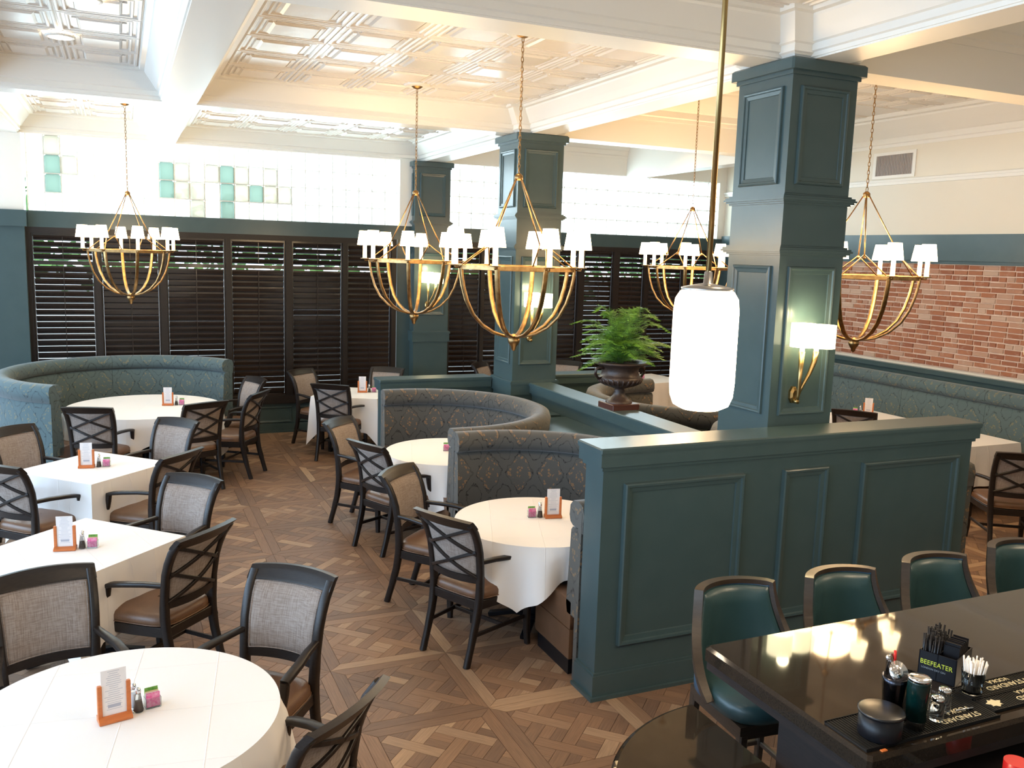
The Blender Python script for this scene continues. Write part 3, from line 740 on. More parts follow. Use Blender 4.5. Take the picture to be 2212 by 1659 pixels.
def make_booth(name, label, path, H, fabric, nseg, depth=.50, group=None, roll_h=.17):
    t = thing(name, label, 'booth seat' if 'booth' in name else 'banquette', (0, 0, 0), 0, group)
    zb = H-roll_h; L = path[-1][4]
    b = B(); sweep(b, path, [(0, 0), (.045, 0), (.045, H-.05), (.0, H-.06)], smooth=False); b.build('back_shell', fabric, t)
    seg = [L*i/nseg for i in range(nseg+1)]
    for i in range(nseg):
        sp = subpath(path, seg[i]+.002, seg[i+1]-.002)
        b = B(); sweep(b, sp, [(.04, .40), (.15, .40), (.165, .46), (.15, .70), (.135, zb-.03), (.115, zb-.006), (.05, zb-.004)]); b.build('back_cushion', fabric, t)
        b = B(); sweep(b, sp, [(-.012, zb-.02), (.04, zb+.002), (.115, zb+.002), (.150, zb+.02), (.165, zb+.06), (.158, H-.045), (.12, H-.008), (.05, H), (-.005, H-.02), (-.022, H-.07)]); b.build('back_roll', fabric, t)
        b = B(); sweep(b, sp, [(.10, .30), (depth+.1, .30), (depth+.125, .33), (depth+.125, .44), (depth+.09, .475), (.5*depth, .49), (.10, .48)]); b.build('seat_cushion', LEATH, t)
    b = B(); sweep(b, path, [(.10, .10), (depth+.09, .10), (depth+.10, .12), (depth+.10, .295), (.10, .295)], smooth=False); b.build('seat_front', LEATH, t)
    b = B(); sweep(b, path, [(.10, 0), (depth+.05, 0), (depth+.05, .10), (.10, .10)], smooth=False); b.build('kick_base', BLACK, t)
    return t
E0 = .17
make_booth('curved_booth', 'curved damask booth seat right behind the tall bar partition', arc_path(2.70, 5.76, 1.165, pi/2, -pi/2, E0, E0), 1.15, DAM_B, 3, group=None)
make_booth('curved_booth', 'curved damask booth seat in front of the low partition, the second one back', arc_path(2.72, 8.11, 1.165, pi/2, -pi/2, E0, E0), 1.15, DAM_B, 3)
make_booth('curved_booth', 'damask booth seat seen below the glowing pendant beyond the urn partition', arc_path(5.87, 5.76+.10, 1.165, -pi/2, -3*pi/2, E0, E0), 1.15, DAM_B, 3)
make_booth('curved_booth', 'damask booth seat beyond the urn, its top roll seen left of the urn foot', arc_path(5.87, 8.24, 1.165, -pi/2, -3*pi/2, E0, E0), 1.15, DAM_B, 3)
make_booth('curved_sofa', 'big teal damask curved sofa in the window corner', arc_path(.08, 11.33, 1.44, R(232), R(34), .12, .05, 48), 1.16, DAM_T, 3)
def filler(name, lab, pts):
    b = B(); b.prism(pts, 0, .985); return tag(b.build(name, TEAL), lab, 'infill panel')
def arcpts(cx, cy, a0, a1, Rr=1.172, n=14): return [(cx+Rr*cos(a0+(a1-a0)*i/n), cy+Rr*sin(a0+(a1-a0)*i/n)) for i in range(n+1)]
filler('booth_infill', 'teal flat infill between the two damask booths and the urn partition', arcpts(2.70, 5.76, R(3), R(86))+arcpts(2.72, 8.11, R(-86), R(-3))+[(4.187, 8.05), (4.187, 5.83)])
filler('booth_infill', 'teal flat infill in the corner of the bar partition and the nearer booth', arcpts(2.70, 5.76, R(-3), R(-86))[::-1]+[(4.187, 5.7), (4.187, 5.20), (3.94, 5.20), (3.94, 4.585), (2.80, 4.585)])
filler('booth_infill', 'teal flat infill behind the second booth by the middle column', arcpts(2.72, 8.11, R(3), R(86))+[(2.80, 9.448), (3.90, 9.44), (3.90, 8.86), (4.187, 8.86), (4.187, 8.16)])
# straight banquette along the brick wall
pth = [(XR-.105, YW-.62-(YW-.62-1.0)*i/30, -1, 0, (YW-1.62)*i/30) for i in range(31)]
make_booth('wall_banquette', 'long teal damask banquette under the brick wall', pth, 1.22, DAM_T, 9, depth=.33)

# ------------------------------------------------------------------ tables, cloths
def table_base(t, r):
    b = B(); b.lathe([(.05, .04), (.045, .12), (.04, .70), (.10, .725)], 14); b.build('pedestal', BLACK, t)
    b = B()
    for k in range(4):
        a = k*pi/2+pi/4; b.tube([(0, 0, .05), (.15*cos(a), .15*sin(a), .06), (.34*cos(a), .34*sin(a), .018)], 0, flat=(.06, .03), upv=(0, 0, 1))
    b.build('foot_cross', BLACK, t)
def round_table(x, y, r, label, clab, s=.92, rot=0, seed=1, z=.76):
    t = thing('round_table', 'round table '+label, 'table', (x, y, 0), rot); table_base(t, r)
    b = B(); b.lathe([(r-.032, z-.035), (r-.028, z-.03), (r-.028, z-.008), (r-.034, z-.007)], 48); b.build('tabletop', BLACK, t)
    rd = random.Random(seed); nf = 13; ph = [rd.uniform(0, 2*pi) for _ in range(4)]
    NA, NR, ND = 144, 6, 9; vs = []; fs = []
    def drop(a):
        c, s_ = abs(cos(a)), abs(sin(a)); d = s/max(c, s_)-r
        return .5*d+.5*min(d, s*1.18-r)
    for k in range(NR+1):
        for i in range(NA):
            a = 2*pi*i/NA; rr = (r-.012)*k/NR; vs.append((rr*cos(a), rr*sin(a), z+.002))
    for k in range(1, ND+1):
        f = k/ND
        for i in range(NA):
            a = 2*pi*i/NA; d = drop(a); amp = .046*f**1.2*(.5+d*1.5)
            wv = amp*(sin(nf*a+ph[0]+.5*sin(3*a+ph[1]))+.45*sin(7*a+ph[2]))
            rr = r+.006+wv+.02*f if f > .12 else r-.002
            vs.append((rr*cos(a), rr*sin(a), z+.002-d*f-.002*(f > 0)))
    for k in range(NR+ND):
        for i in range(NA):
            j = (i+1) % NA
            if k == 0: fs.append((i, (NA+i), (NA+j))) if 0 else fs.append((i, NA+i, NA+j, j))
            else: fs.append((k*NA+i, (k+1)*NA+i, (k+1)*NA+j, k*NA+j))
    q = B(); q.add(vs, fs, smooth=True); o = q.build('tablecloth', CLOTH, None, loc=(x, y, 0), rz=rot)
    tag(o, clab, 'tablecloth', 'white cloths on the round tables'); shade_auto(o, 60)
    return t
def square_table(x, y, h, rot, label, clab, drop=.40, seed=2, z=.76, hy=None):
    hy = hy or h
    t = thing('square_table', 'square table '+label, 'table', (x, y, 0), rot); table_base(t, .4)
    b = B(); b.bbox(-h+.008, h-.008, -hy+.008, hy-.008, z-.035, z-.004, .004); b.build('tabletop', BLACK, t)
    rd = random.Random(seed); ph = [rd.uniform(0, 6) for _ in range(8)]
    # perimeter points
    P = []; n = 20
    for k, (ax, ay, bx, by) in enumerate(((-h, -hy, h, -hy), (h, -hy, h, hy), (h, hy, -h, hy), (-h, hy, -h, -hy))):
        for i in range(n): f = i/n; P.append((ax+(bx-ax)*f, ay+(by-ay)*f, f, k))
    M = len(P); ND = 8; vs = []; fs = []
    g = 6
    rings = [[(p[0]*k/g, p[1]*k/g, z+.002) for p in P] for k in range(g+1)]
    for k in range(1, ND+1):
        f = k/ND; ring = []
        for (x_, y_, u, sd) in P:
            l = hypot(x_, y_); cu = min(u, 1-u) if u > 0 else 0; cn = max(0, 1-cu/.16)
            d = drop*(1+.42*cn**1.3)
            nx, ny = ((0, -1), (1, 0), (0, 1), (-1, 0))[sd]
            if cn > 0:
                mx, my = x_/abs(x_), y_/abs(y_); nx = nx*(1-cn)+mx*.7071*cn; ny = ny*(1-cn)+my*.7071*cn
            wv = .012*f*sin(u*2*pi*2+ph[sd])+.008*f*sin(u*2*pi*5+ph[sd+4])
            o_ = .006+.018*f+wv*(1-cn)+cn*.045*f
            ring.append((x_+nx*o_, y_+ny*o_, z-d*f))
        rings.append(ring)
    for r_ in rings: vs += r_
    for k in range(len(rings)-1):
        for i in range(M): j = (i+1) % M; fs.append((k*M+i, (k+1)*M+i, (k+1)*M+j, k*M+j))
    q = B(); q.add(vs, fs, smooth=True); o = q.build('tablecloth', CLOTH, None, loc=(x, y, 0), rz=rot)
    tag(o, clab, 'tablecloth', 'white cloths on the square tables'); shade_auto(o, 40)
    return t
round_table(-.05, 3.66, .625, 'at the bottom left corner of the photo', 'white cloth on the round table nearest the camera at bottom left', .98, R(20), 1)
round_table(2.68, 5.52, .61, 'in the booth behind the bar partition', 'white creased cloth on the round booth table by the tall bar partition', .82, R(8), 5)
round_table(2.80, 7.80, .60, 'in the second booth, partly hidden by the nearer booth back', 'white cloth on the round table of the second booth', .82, R(12), 6)
round_table(.20, 10.98, .86, 'in front of the curved teal sofa', 'white cloth on the big round table in front of the curved teal sofa', 1.12, R(15), 9)
square_table(-.28, 5.93, .43, R(45), 'in the left row, second from the camera', 'white cloth on the left square table nearer the camera', .42, 2)
square_table(-.27, 8.06, .43, R(45), 'in the left row, just before the sofa table', 'white cloth on the left square table farther from the camera', .42, 3)
square_table(2.75, 11.42, .43, R(-28+0), 'by the shutters beyond the low partition end', 'white cloth on the square table by the shutters left of the far column', .44, 4)
square_table(8.50, 8.18, .42, 0, 'by the wall banquette behind the large column', 'white cloth on the banquette table seen just right of the large column', .42, 7, hy=.36)
square_table(8.52, 6.86, .46, 0, 'by the wall banquette at the right edge', 'white cloth on the banquette table at the right edge of the photo', .44, 8, hy=.42)
square_table(7.55, 11.75, .45, R(8), 'far behind the urn by the windows', 'white cloth on the far table behind the urn and the pendant', .42, 10)
square_table(5.66, 11.55, .42, R(45), 'hidden behind the low partition right of the far column', 'white cloth on the table hidden behind the low rear partition', .42, 12)

# ------------------------------------------------------------------ dining chair
def yb(z):
    P = [(.0, -.33), (.15, -.285), (.30, -.245), (.45, -.225), (.60, -.230), (.75, -.250), (.86, -.285), (.94, -.33), (.985, -.375)]
    for (a, ya), (b_, y_) in zip(P, P[1:]):
        if z <= b_: f = (z-a)/(b_-a); return ya+(y_-ya)*f
    return P[-1][1]
def hw(z): return .185+.03*max(0, (z-.3))/.68 if z > .3 else .185
def bow(u): return -.042*(1-u*u)
def make_chair():
    t = thing('dining_chair', 'x', 'chair', (0, 0, 0), 0)
    # stiles with rear legs
    for sx in (-1, 1):
        pts = []; fl = []
        for k in range(15):
            z = .965*k/14; pts.append((sx*(hw(z)+.012), yb(z), z)); fl.append((.036 if z < .3 else .043, .05 if .2 < z < .6 else .042))
        b = B(); b.tube(pts, 0, flat=fl, upv=(0, 1, 0)); o = b.build('rear_leg_post', ESP, t); shade_auto(o, 50)
        b = B(); x = sx*.245
        b.tube([(x+sx*.006, .232, 0), (x, .226, .12), (x, .225, .40)], 0, flat=[(.034, .034), (.042, .042), (.048, .048)], upv=(0, 1, 0)); b.build('front_leg', ESP, t)
        # arm
        b = B()
        b.tube([(sx*(hw(.68)+.014), yb(.69)+.012, .69), (sx*.235, -.12, .688), (sx*.262, 0, .680), (sx*.272, .09, .668), (sx*.272, .135, .655)], 0, flat=[(.034, .026), (.040, .026), (.046, .026), (.048, .026), (.046, .026)], upv=(0, 0, 1))
        o = b.build('arm_rest', ESP, t); shade_auto(o, 50)
        b = B(); b.tube([(sx*.272, .128, .655), (sx*.272, .135, .60), (sx*.270, .148, .55), (sx*.262, .19, .49), (sx*.252, .222, .44), (sx*.247, .226, .37)], 0, flat=[(.036, .04), (.036, .036), (.036, .036), (.038, .042), (.042, .046), (.046, .046)], upv=(1, 0, 0)); o = b.build('arm_support', ESP, t); shade_auto(o, 50)
        b = B(); b.tube([(sx*.235, .215, .20), (sx*.20, -.26, .20)], 0, flat=(.016, .026), upv=(0, 0, 1)); b.build('side_stretcher', ESP, t)
    b = B(); b.tube([(-.215, .0, .20), (.215, .0, .20)], 0, flat=(.016, .026), upv=(0, 0, 1)); b.build('cross_stretcher', ESP, t)
    # seat rails
    b = B(); n = 10
    fr = [(-.245+.49*i/n, .238+.022*(1-(2*i/n-1)**2), .395) for i in range(n+1)]
    b.tube(fr, 0, flat=(.028, .062), upv=(0, 0, 1))
    for sx in (-1, 1): b.tube([(sx*.247, .235, .395), (sx*.232, .0, .395), (sx*.196, -.235, .395)], 0, flat=(.026, .062), upv=(0, 0, 1))
    b.tube([(-.2, -.232, .395), (.2, -.232, .395)], 0, flat=(.026, .062), upv=(0, 0, 1))
    b.build('seat_rail', ESP, t)
    # cushion
    def outline(k):
        a = 2*pi*k/40; c, s_ = cos(a), sin(a); e = .42
        x = (abs(c)**e)*(1 if c >= 0 else -1); y = (abs(s_)**e)*(1 if s_ >= 0 else -1)
        yy = y*.245+.01; wd = .232+(yy)*.09; return x*wd, yy+(.015*(1-x*x) if y > 0 else 0)
    b = B(); vs = []; fs = []
    for sc, z in ((.97, .425), (1.03, .432), (1.045, .448), (1.035, .470), (.98, .489), (.86, .499), (.6, .507), (.3, .511), (.02, .512)):
        for k in range(40): x, y = outline(k); vs.append((x*sc, y*sc, z))
    for j in range(8):
        for k in range(40): fs.append((j*40+k, j*40+(k+1) % 40, (j+1)*40+(k+1) % 40, (j+1)*40+k))
    fs.append(tuple(range(39, -1, -1))); b.add(vs, fs, smooth=True); st = b.build('seat', LEATH, t)
    b = B(); b.tube([(outline(k)[0]*1.045, outline(k)[1]*1.045, .436) for k in list(range(40))+[0]], .0045, 6); b.build('piping', LEATH, st)
    # top and lower back rails
    def rail(z0, z1, name, th, over=0):
        def fn(u, v):
            s_ = 2*u-1; z = z0+(z1-z0)*v; w_ = hw(z)+.012+over; return (s_*w_, yb(z)+bow(s_)-th/2, z+(.012*(1-s_*s_) if over and v > .5 else 0)), (0, 1, .15)
        b = B(); b.slab(fn, 12, 5, th); o = b.build(name, ESP, t); shade_auto(o, 40)
    rail(.925, .985, 'top_rail', .034, .022); rail(.545, .59, 'lower_back_rail', .028)
    # upholstered back panel: padded front, flat rear
    def fn(u, v):
        s_ = 2*u-1; z = .592+(.925-.592)*v; w_ = hw(z)-.008; pad = .016*min(1, 8*u, 8*(1-u), 8*v, 8*(1-v))
        return (s_*w_, yb(z)+bow(s_)-.008, z), (0, 1+pad/.016*1.0, .1)
    b = B(); b.slab(fn, 16, 12, .014); bp = b.build('back_panel', LINEN, t)
    pts = []
    for (u, v) in [(-.97+1.94*i/10, 0) for i in range(11)]+[(.97, i/8) for i in range(1, 9)]+[(.97-1.94*i/10, 1) for i in range(1, 11)]+[(-.97, 1-i/8) for i in range(1, 9)]:
        z = .60+.318*v; pts.append((u*(hw(z)-.012), yb(z)+bow(u)+.008, z))
    b = B(); b.tube(pts, .0035, 6); b.build('back_piping', LINEN, bp)
    # lattice: two stacked crosses on the rear
    def lat(u0, z0, u1, z1):
        b = B(); pts = []
        for k in range(9):
            f = k/8; u = u0+(u1-u0)*f; z = z0+(z1-z0)*f; pts.append((u*(hw(z)+.004), yb(z)+bow(u)-.016, z))
        b.tube(pts, 0, flat=(.021, .018), upv=(0, 1, 0)); b.build('lattice_slat', ESP, t)
    lat(-.98, .93, .98, .745); lat(.98, .93, -.98, .745); lat(-.98, .765, .98, .585); lat(.98, .765, -.98, .585)
    return t
CH = [  # top-rail mid x, y, facing angle (deg), label
 (-.42, 4.84, -76, 'dining chair with pale linen back, cut by the left edge, behind the nearest round table'),
 (.77, 4.46, -133, 'dining chair with lilac-lit linen back facing the nearest round table from the right'),
 (.72, 3.02, 133, 'dining chair cut by the bottom edge, its curved top rail towards the aisle'),
 (.41, 5.31, 136, 'cross-backed dining chair pushed to the nearer left square table, arm over the brown seat'),
 (.43, 6.58, -136, 'dining chair with linen back beyond the nearer left square table, beside the aisle'),
 (.40, 7.40, 138, 'cross-backed dining chair just behind a linen chair at the farther left square table'),
 (.45, 8.84, -137, 'linen backed dining chair in front of the cross-backed sofa table chairs'),
 (-.90, 7.38, 45, 'cross-backed dining chair cut by the left edge, its arm reaching right past the blue-lit cloth'),
 (-.95, 8.80, -45, 'linen backed dining chair cut by the left edge, just before the curved teal sofa'),
 (-.36, 9.72, 72, 'cross-backed dining chair at the left front of the sofa table'),
 (.78, 9.75, 113, 'cross-backed dining chair at the right front of the sofa table'),
 (1.42, 10.35, 148, 'dining chair seen from behind at the right side of the sofa table'),
 (1.52, 11.45, -160, 'linen backed dining chair beyond the sofa table, before the shutters'),
 (2.20, 12.12, -52, 'linen backed dining chair in front of the shutters with warm reflections'),
 (2.30, 10.72, 55, 'cross-backed dining chair on the near side of the square table by the shutters'),
 (3.42, 12.10, -126, 'linen chair back peeking over the end of the low partition'),
 (1.90, 8.47, -45, 'linen backed side view dining chair at the left of the second booth table'),
 (1.89, 7.36, 24, 'cross-backed dining chair at the second booth table, leg far out in the aisle'),
 (1.89, 6.39, -46, 'tan-lit linen backed dining chair at the booth table, arm towards the damask booth'),
 (1.83, 5.15, 27, 'cross-backed dining chair in the middle of the photo at the nearer booth table'),
 (4.92, 12.35, -48, 'linen chair back seen between the far and the middle column'),
 (6.42, 12.35, -134, 'linen chair back seen just right of the middle column'),
 (7.48, 5.30, 55, 'cross-backed dining chair cut by the right edge of the photo'),
 (7.62, 7.52, 38, 'dining chair whose top rail corner shows before the banquette table by the large column'),
]
proto = make_chair()
for i, (x, y, a, lab) in enumerate(CH):
    f = R(a); loc = (x+.365*cos(f), y+.365*sin(f), 0); rz = f-pi/2
    if i == 0: proto.location = loc; proto.rotation_euler = (0, 0, rz); proto['label'] = lab; proto['group'] = 'linen backed dining chairs with arms'
    else: dup(proto, loc, rz, lab)

# ------------------------------------------------------------------ bar, low round table, stools
t = thing('bar_counter', 'dark stone topped bar counter running off to the right', 'bar counter', (2.12, 2.34, 0))
b = B(); b.bbox(0, 6.0, -.44, .44, 1.04, 1.10, .012); b.build('stone_top', GRAN, t)
b = B(); b.box(.012, 5.98, -.43, .43, 1.0, 1.04); b.box(.13, 5.9, -.32, .12, .0, 1.0); b.build('counter_body', DARKW, t)
b = B(); b.box(.10, 5.9, -.66, -.33, .90, .94); b.box(.10, 5.9, -.66, -.63, 0, .90); b.build('underbar_shelf', DARKW, t)
b = B(); b.box(.34, .37, -.66, -.44, .94, .952); b.box(.10, 5.9, -.664, -.654, .91, .95); b.build('steel_edge', STEEL, t)
t = thing('half_round_table', 'lower dark round-ended table joined to the end of the bar', 'table', (2.21, 2.20, 0))
b = B(); n = 48; pr = []
for d, z in ((0, .715), (.008, .722), (.008, .748), (-.002, .758), (-.012, .76)): pr.append((d, z))
vs = []; fs = []
for d, z in pr:
    for k in range(n+1): a = pi/2+.04+(pi-.08)*k/n; vs.append(((.725+d)*cos(a), (.725+d)*sin(a), z))
for j in range(4):
    for k in range(n): q = j*(n+1)+k; fs.append((q, q+1, q+n+2, q+n+1))
fs.append(tuple(4*(n+1)+k for k in range(n+1))); fs.append(tuple(n-k for k in range(n+1)))
fs.append(tuple([j*(n+1) for j in range(5)]+[j*(n+1)+n for j in range(4, -1, -1)]))
b.add(vs, fs); b.build('tabletop', GRAN, t)
b = B(); b.lathe([(.22, 0), (.20, .03), (.05, .06), (.04, .70), (.12, .715)], 20, (-.33, 0, 0)); b.build('pedestal', BLACK, t)

def make_stool():
    t = thing('bar_stool', 'x', 'bar stool', (0, 0, 0))
    Z0, Z1 = .70, 1.125
    def ax(v): return R(50+52*(1-v)**1.7)
    def S_(u, v, dr=0):
        A = ax(v); a = (2*u-1)*A; r = .270-.005*v+dr
        return (r*1.0*sin(a), -r*.95*cos(a)-.02*v, Z0+(Z1-Z0)*v)
    def nn(u, v): A = ax(v); a = (2*u-1)*A; return (-sin(a), cos(a), 0)
    b = B(); b.slab(lambda u, v: (S_(u, v*.985), nn(u, v)), 20, 12, .014); b.build('outer_back', mat('teal_vinyl_back', (.035, .085, .14), .4) if 'teal_vinyl_back' not in bpy.data.materials else bpy.data.materials['teal_vinyl_back'], t)
    def fn(u, v):
        e = min(1, 7*u, 7*(1-u), 7*(1-v)); n_ = nn(u, v); k = 1+1.6*e; p = S_(u*.94+.03, v*.955)
        return (p[0]+n_[0]*.014, p[1]+n_[1]*.014, p[2]), (n_[0]*k, n_[1]*k, 0)
    b = B(); b.slab(fn, 20, 14, .014); b.build('inner_back_cushion', TLEATH, t)
    pts = [S_(0, k/12, .004) for k in range(13)]+[S_(k/16, 1, .004) for k in range(1, 17)]+[S_(1, 1-k/12, .004) for k in range(1, 13)]
    b = B()
    L = [Vector(q) for q in pts]; vs = []; fs = []
    for i, p in enumerate(L):
        u = 0 if i <= 12 else 1 if i >= 28 else (i-12)/16; v = min(1, i/12) if i <= 12 else 1 if i <= 28 else 1-(i-28)/12
        n_ = Vector(nn(u, v)); 
        d = (L[min(i+1, len(L)-1)]-L[max(i-1, 0)]).normalized(); side = n_.cross(d).normalized()
        for a_, c_ in ((-.016, -.010), (-.016, .012), (.026, .012), (.026, -.010)): vs.append(p+n_*a_+side*c_)
    for i in range(len(L)-1):
        for k in range(4): fs.append((i*4+k, i*4+(k+1) % 4, (i+1)*4+(k+1) % 4, (i+1)*4+k))
    fs += [(0, 1, 2, 3), tuple((len(L)-1)*4+k for k in (3, 2, 1, 0))]
    b.add(vs, fs); o = b.build('back_frame', STOOLW, t); shade_auto(o, 45)
    b = B(); vs = []; fs = []
    for sc, z in ((.94, .66), (1, .67), (1.02, .70), (1, .735), (.9, .752), (.5, .76), (.05, .762)):
        for k in range(36):
            a = 2*pi*k/36; c, s_ = cos(a), sin(a); x = .235*(abs(c)**.6)*(1 if c > 0 else -1); y = .225*(abs(s_)**.6)*(1 if s_ > 0 else -1); vs.append((x*sc, y*sc+.02, z))
    for j in range(6):
        for k in range(36): fs.append((j*36+k, j*36+(k+1) % 36, (j+1)*36+(k+1) % 36, (j+1)*36+k))
    fs.append(tuple(range(35, -1, -1))); b.add(vs, fs, smooth=True); b.build('seat', TLEATH, t)
    b = B(); b.box(-.21, .21, -.19, .22, .60, .66); b.build('seat_base', STOOLW, t)
    for sx in (-1, 1):
        for sy in (-1, 1):
            b = B(); b.tube([(sx*.19, sy*.19+.015, .62), (sx*.20, sy*.20+.015, .3), (sx*.215, sy*.23+.015, 0)], 0, flat=[(.042, .042), (.036, .036), (.028, .028)], upv=(0, 1, 0)); b.build('leg', STOOLW, t)
    b = B(); b.tube([(-.2, .21, .28), (.2, .21, .28)], 0, flat=(.03, .025), upv=(0, 0, 1)); b.tube([(-.2, -.19, .30), (.2, -.19, .30)], 0, flat=(.02, .025), upv=(0, 0, 1))
    for sx in (-1, 1): b.tube([(sx*.2, .21, .30), (sx*.2, -.19, .30)], 0, flat=(.02, .025), upv=(0, 0, 1))
    b.build('foot_rail', STOOLW, t)
    return t
st = make_stool()
for i, (x, y, a, lab) in enumerate(((2.60, 3.03, 176, 'teal leather bar stool nearest the bar corner, leftmost of the row'),
                                   (3.22, 2.99, 178, 'second teal leather bar stool from the left end of the bar'),
                                   (3.86, 2.99, 177, 'third teal leather bar stool, before the right end of the tall partition'),
                                   (4.52, 3.01, 176, 'rightmost teal leather bar stool, cut by the right edge'))):
    if i == 0: st.location = (x, y, 0); st.rotation_euler = (0, 0, R(a)); st['label'] = lab; st['group'] = 'bar stools along the counter'
    else: dup(st, (x, y, 0), R(a), lab)

# ------------------------------------------------------------------ chandeliers, pendants, sconces
def make_chandelier(x, y, zc, sc, ph, lab, unlit=()):
    """zc canopy z; ring z 2.56, hub 2.0, apex 3.22"""
    t = thing('ring_chandelier', lab, 'chandelier', (x, y, 0), ph, 'brass ring chandeliers')
    r = .44*sc; zr = 2.545; zh = 1.99-(sc-1)*.35; za = 3.20+(sc-1)*.3
    A = [2*pi*k/8 for k in range(8)]
    b = B(); pts = [(r*cos(a), r*sin(a), zr) for a in A]
    for k in range(8): b.tube([pts[k], pts[(k+1) % 8]], 0, flat=(.016, .034), upv=(0, 0, 1))
    b.build('ring', BRASS, t)
    prof = [(1.0, 0), (.985, .12), (.95, .28), (.88, .48), (.76, .68), (.58, .84), (.38, .94), (.2, .985), (.06, 1.0)]
    for a in A:
        b = B(); b.tube([(r*p*cos(a), r*p*sin(a), zr+(zh+.05-zr)*f) for p, f in prof], 0, flat=(.034, .016), upv=(cos(a), sin(a), .001)); o = b.build('arm', BRASS, t); shade_auto(o, 50)
        b = B(); rc = r+.045
        b.tube([(r*cos(a), r*sin(a), zr), (rc*cos(a), rc*sin(a), zr-.004), (rc*cos(a), rc*sin(a), zr+.012)], .008, 6); b.build('candle_bracket', BRASS, t)
    k = 0
    for a in A:
        rc = r+.045; c = (rc*cos(a), rc*sin(a), 0); z = zr+.012
        b = B(); b.lathe([(.012, z-.004), (.040, z), (.043, z+.005), (.012, z+.003)], 16, c); cp = b.build('candle_cup', BRASS, t)
        b = B(); b.lathe([(.020, z+.003), (.017, z+.145)], 12, c); b.build('candle_sleeve', CANDLE if k not in unlit else SHADEOFF, cp)
        b = B(); b.lathe([(.073, z+.130), (.052, z+.265), (.048, z+.265), (.069, z+.130)], 20, c, cap=False); b.lathe([(.066, z+.134), (.066, z+.136)], 20, c); b.build('lamp_shade', SHADE if k not in unlit else SHADEOFF, cp)
        k += 1
    b = B(); b.lathe([(.004, zh-.055), (.016, zh-.045), (.022, zh-.02), (.030, zh-.012), (.042, zh+.01), (.046, zh+.03), (.034, zh+.055), (.012, zh+.072), (.003, zh+.074)], 18); b.build('hub_finial', BRASS, t)
    b = B(); b.lathe([(.022, za-.03), (.03, za-.022), (.03, za+.004), (.012, za+.02)], 12); b.build('apex_ring', BRASS, t)
    for k in range(4):
        a = A[2*k]+pi/8; q = Vector((.62*r*cos(a), .62*r*sin(a), zr+.26*(za-zr)))
        b = B(); b.tube([(.02*cos(a), .02*sin(a), za-.01), q], .0055, 6)
        b.tube([q, q+Vector((.012*cos(a), .012*sin(a), -.03))], .011, 6)
        for kk in (2*k, (2*k+1) % 8): b.tube([q, pts[kk]], .0055, 6)
        b.build('suspension_rod', BRASS, t)
    # chain
    zt = zc-.045; L = zt-za; nl = int(L/.034)
    q = B(); ring = [(0, .009*cos(2*pi*k/10), .023*sin(2*pi*k/10)) for k in range(11)]; q.tube(ring, .0028, 6); me = q.mesh('chain_link'); me.materials.append(BRASS)
    for k in range(nl):
        o = ob('chain_link', me, t, (0, 0, za+.02+(k+.5)*(L-.02)/nl)); o.rotation_euler = (0, 0, pi/2*(k % 2))
    b = B(); b.lathe([(.012, -.05), (.03, -.045), (.062, -.022), (.066, -.012)], 20, (0, 0, zc)); b.build('canopy', BRASS, t)
    b = B(); b.lathe([(.10, -.028), (.125, -.018), (.128, 0)], 28, (0, 0, zc-.0)); b.build('ceiling_rose', WHITE, t)
    l = bpy.data.lights.new('chandelier_glow', 'POINT'); l.energy = (20 if x < 4 else 74)*sc; l.color = (1, .66, .34); l.shadow_soft_size = .25
    o = bpy.data.objects.new('chandelier_glow', l); o.parent = t; o.location = (0, 0, 2.80); COL.objects.link(o)
    return t
make_chandelier(2.64, 5.95, ZT, 1.0, R(4), 'brass ring chandelier in the middle, hanging lowest before the middle column')
make_chandelier(2.60, 8.28, ZT, 1.0, R(20), 'brass ring chandelier left of centre, overlapping the far column')
make_chandelier(.09, 11.15, ZT, 1.0, R(10), 'leftmost brass ring chandelier, above the curved sofa table')
make_chandelier(5.72, 5.72, ZTR, 1.10, R(27), 'rightmost brass ring chandelier, before the brick wall, one shade unlit', (3,))
make_chandelier(6.0, 8.6, ZTR, 1.06, R(5), 'brass ring chandelier partly hidden by the large column and the glowing pendant')

def make_pendant(x, y, z0, h, r, lab):
    t = thing('bar_pendant', lab, 'pendant lamp', (x, y, 0), 0, 'opal glass pendants over the bar')
    pr = [(.01, 0), (r*.6, .002), (r*.86, .016), (r*.97, .045), (r, .09), (r, h-.07), (r*.96, h-.03), (r*.82, h-.006), (r*.5, h), (.02, h)]
    b = B(); b.lathe([(a, z0+z) for a, z in pr], 40); b.build('opal_glass_shade', OPAL, t)
    b = B(); b.lathe([(r*.80, z0+h-.003), (r*.80, z0+h+.006), (r*.45, z0+h+.014), (r*.14, z0+h+.02), (r*.12, z0+h+.055), (r*.05, z0+h+.06)], 32); b.build('metal_cap', STEEL, t)
    b = B(); b.tube([(0, 0, z0+h+.05), (0, 0, ZT)], .009, 10); b.build('stem_rod', BRASSD, t)
    b = B(); b.lathe([(.06, ZT-.02), (.065, ZT)], 24); b.build('canopy', BRASSD, t)
    l = bpy.data.lights.new('pendant_glow', 'POINT'); l.energy = 26; l.color = (1, .76, .50); l.shadow_soft_size = r
    o = bpy.data.objects.new('pendant_glow', l); o.parent = t; o.location = (0, 0, z0-r-.03); COL.objects.link(o)
make_pendant(1.70, 2.33, 2.17, .385, .103, 'large glowing opal glass pendant in front of the large column')
make_pendant(3.42, 2.36, 2.26, .385, .103, 'glowing opal glass pendant cut by the right edge of the photo')

make_pendant(5.14, 2.38, 2.26, .385, .103, 'unseen third opal glass pendant added over the bar, right of the frame')  # added out of view, continues the row for more warm light

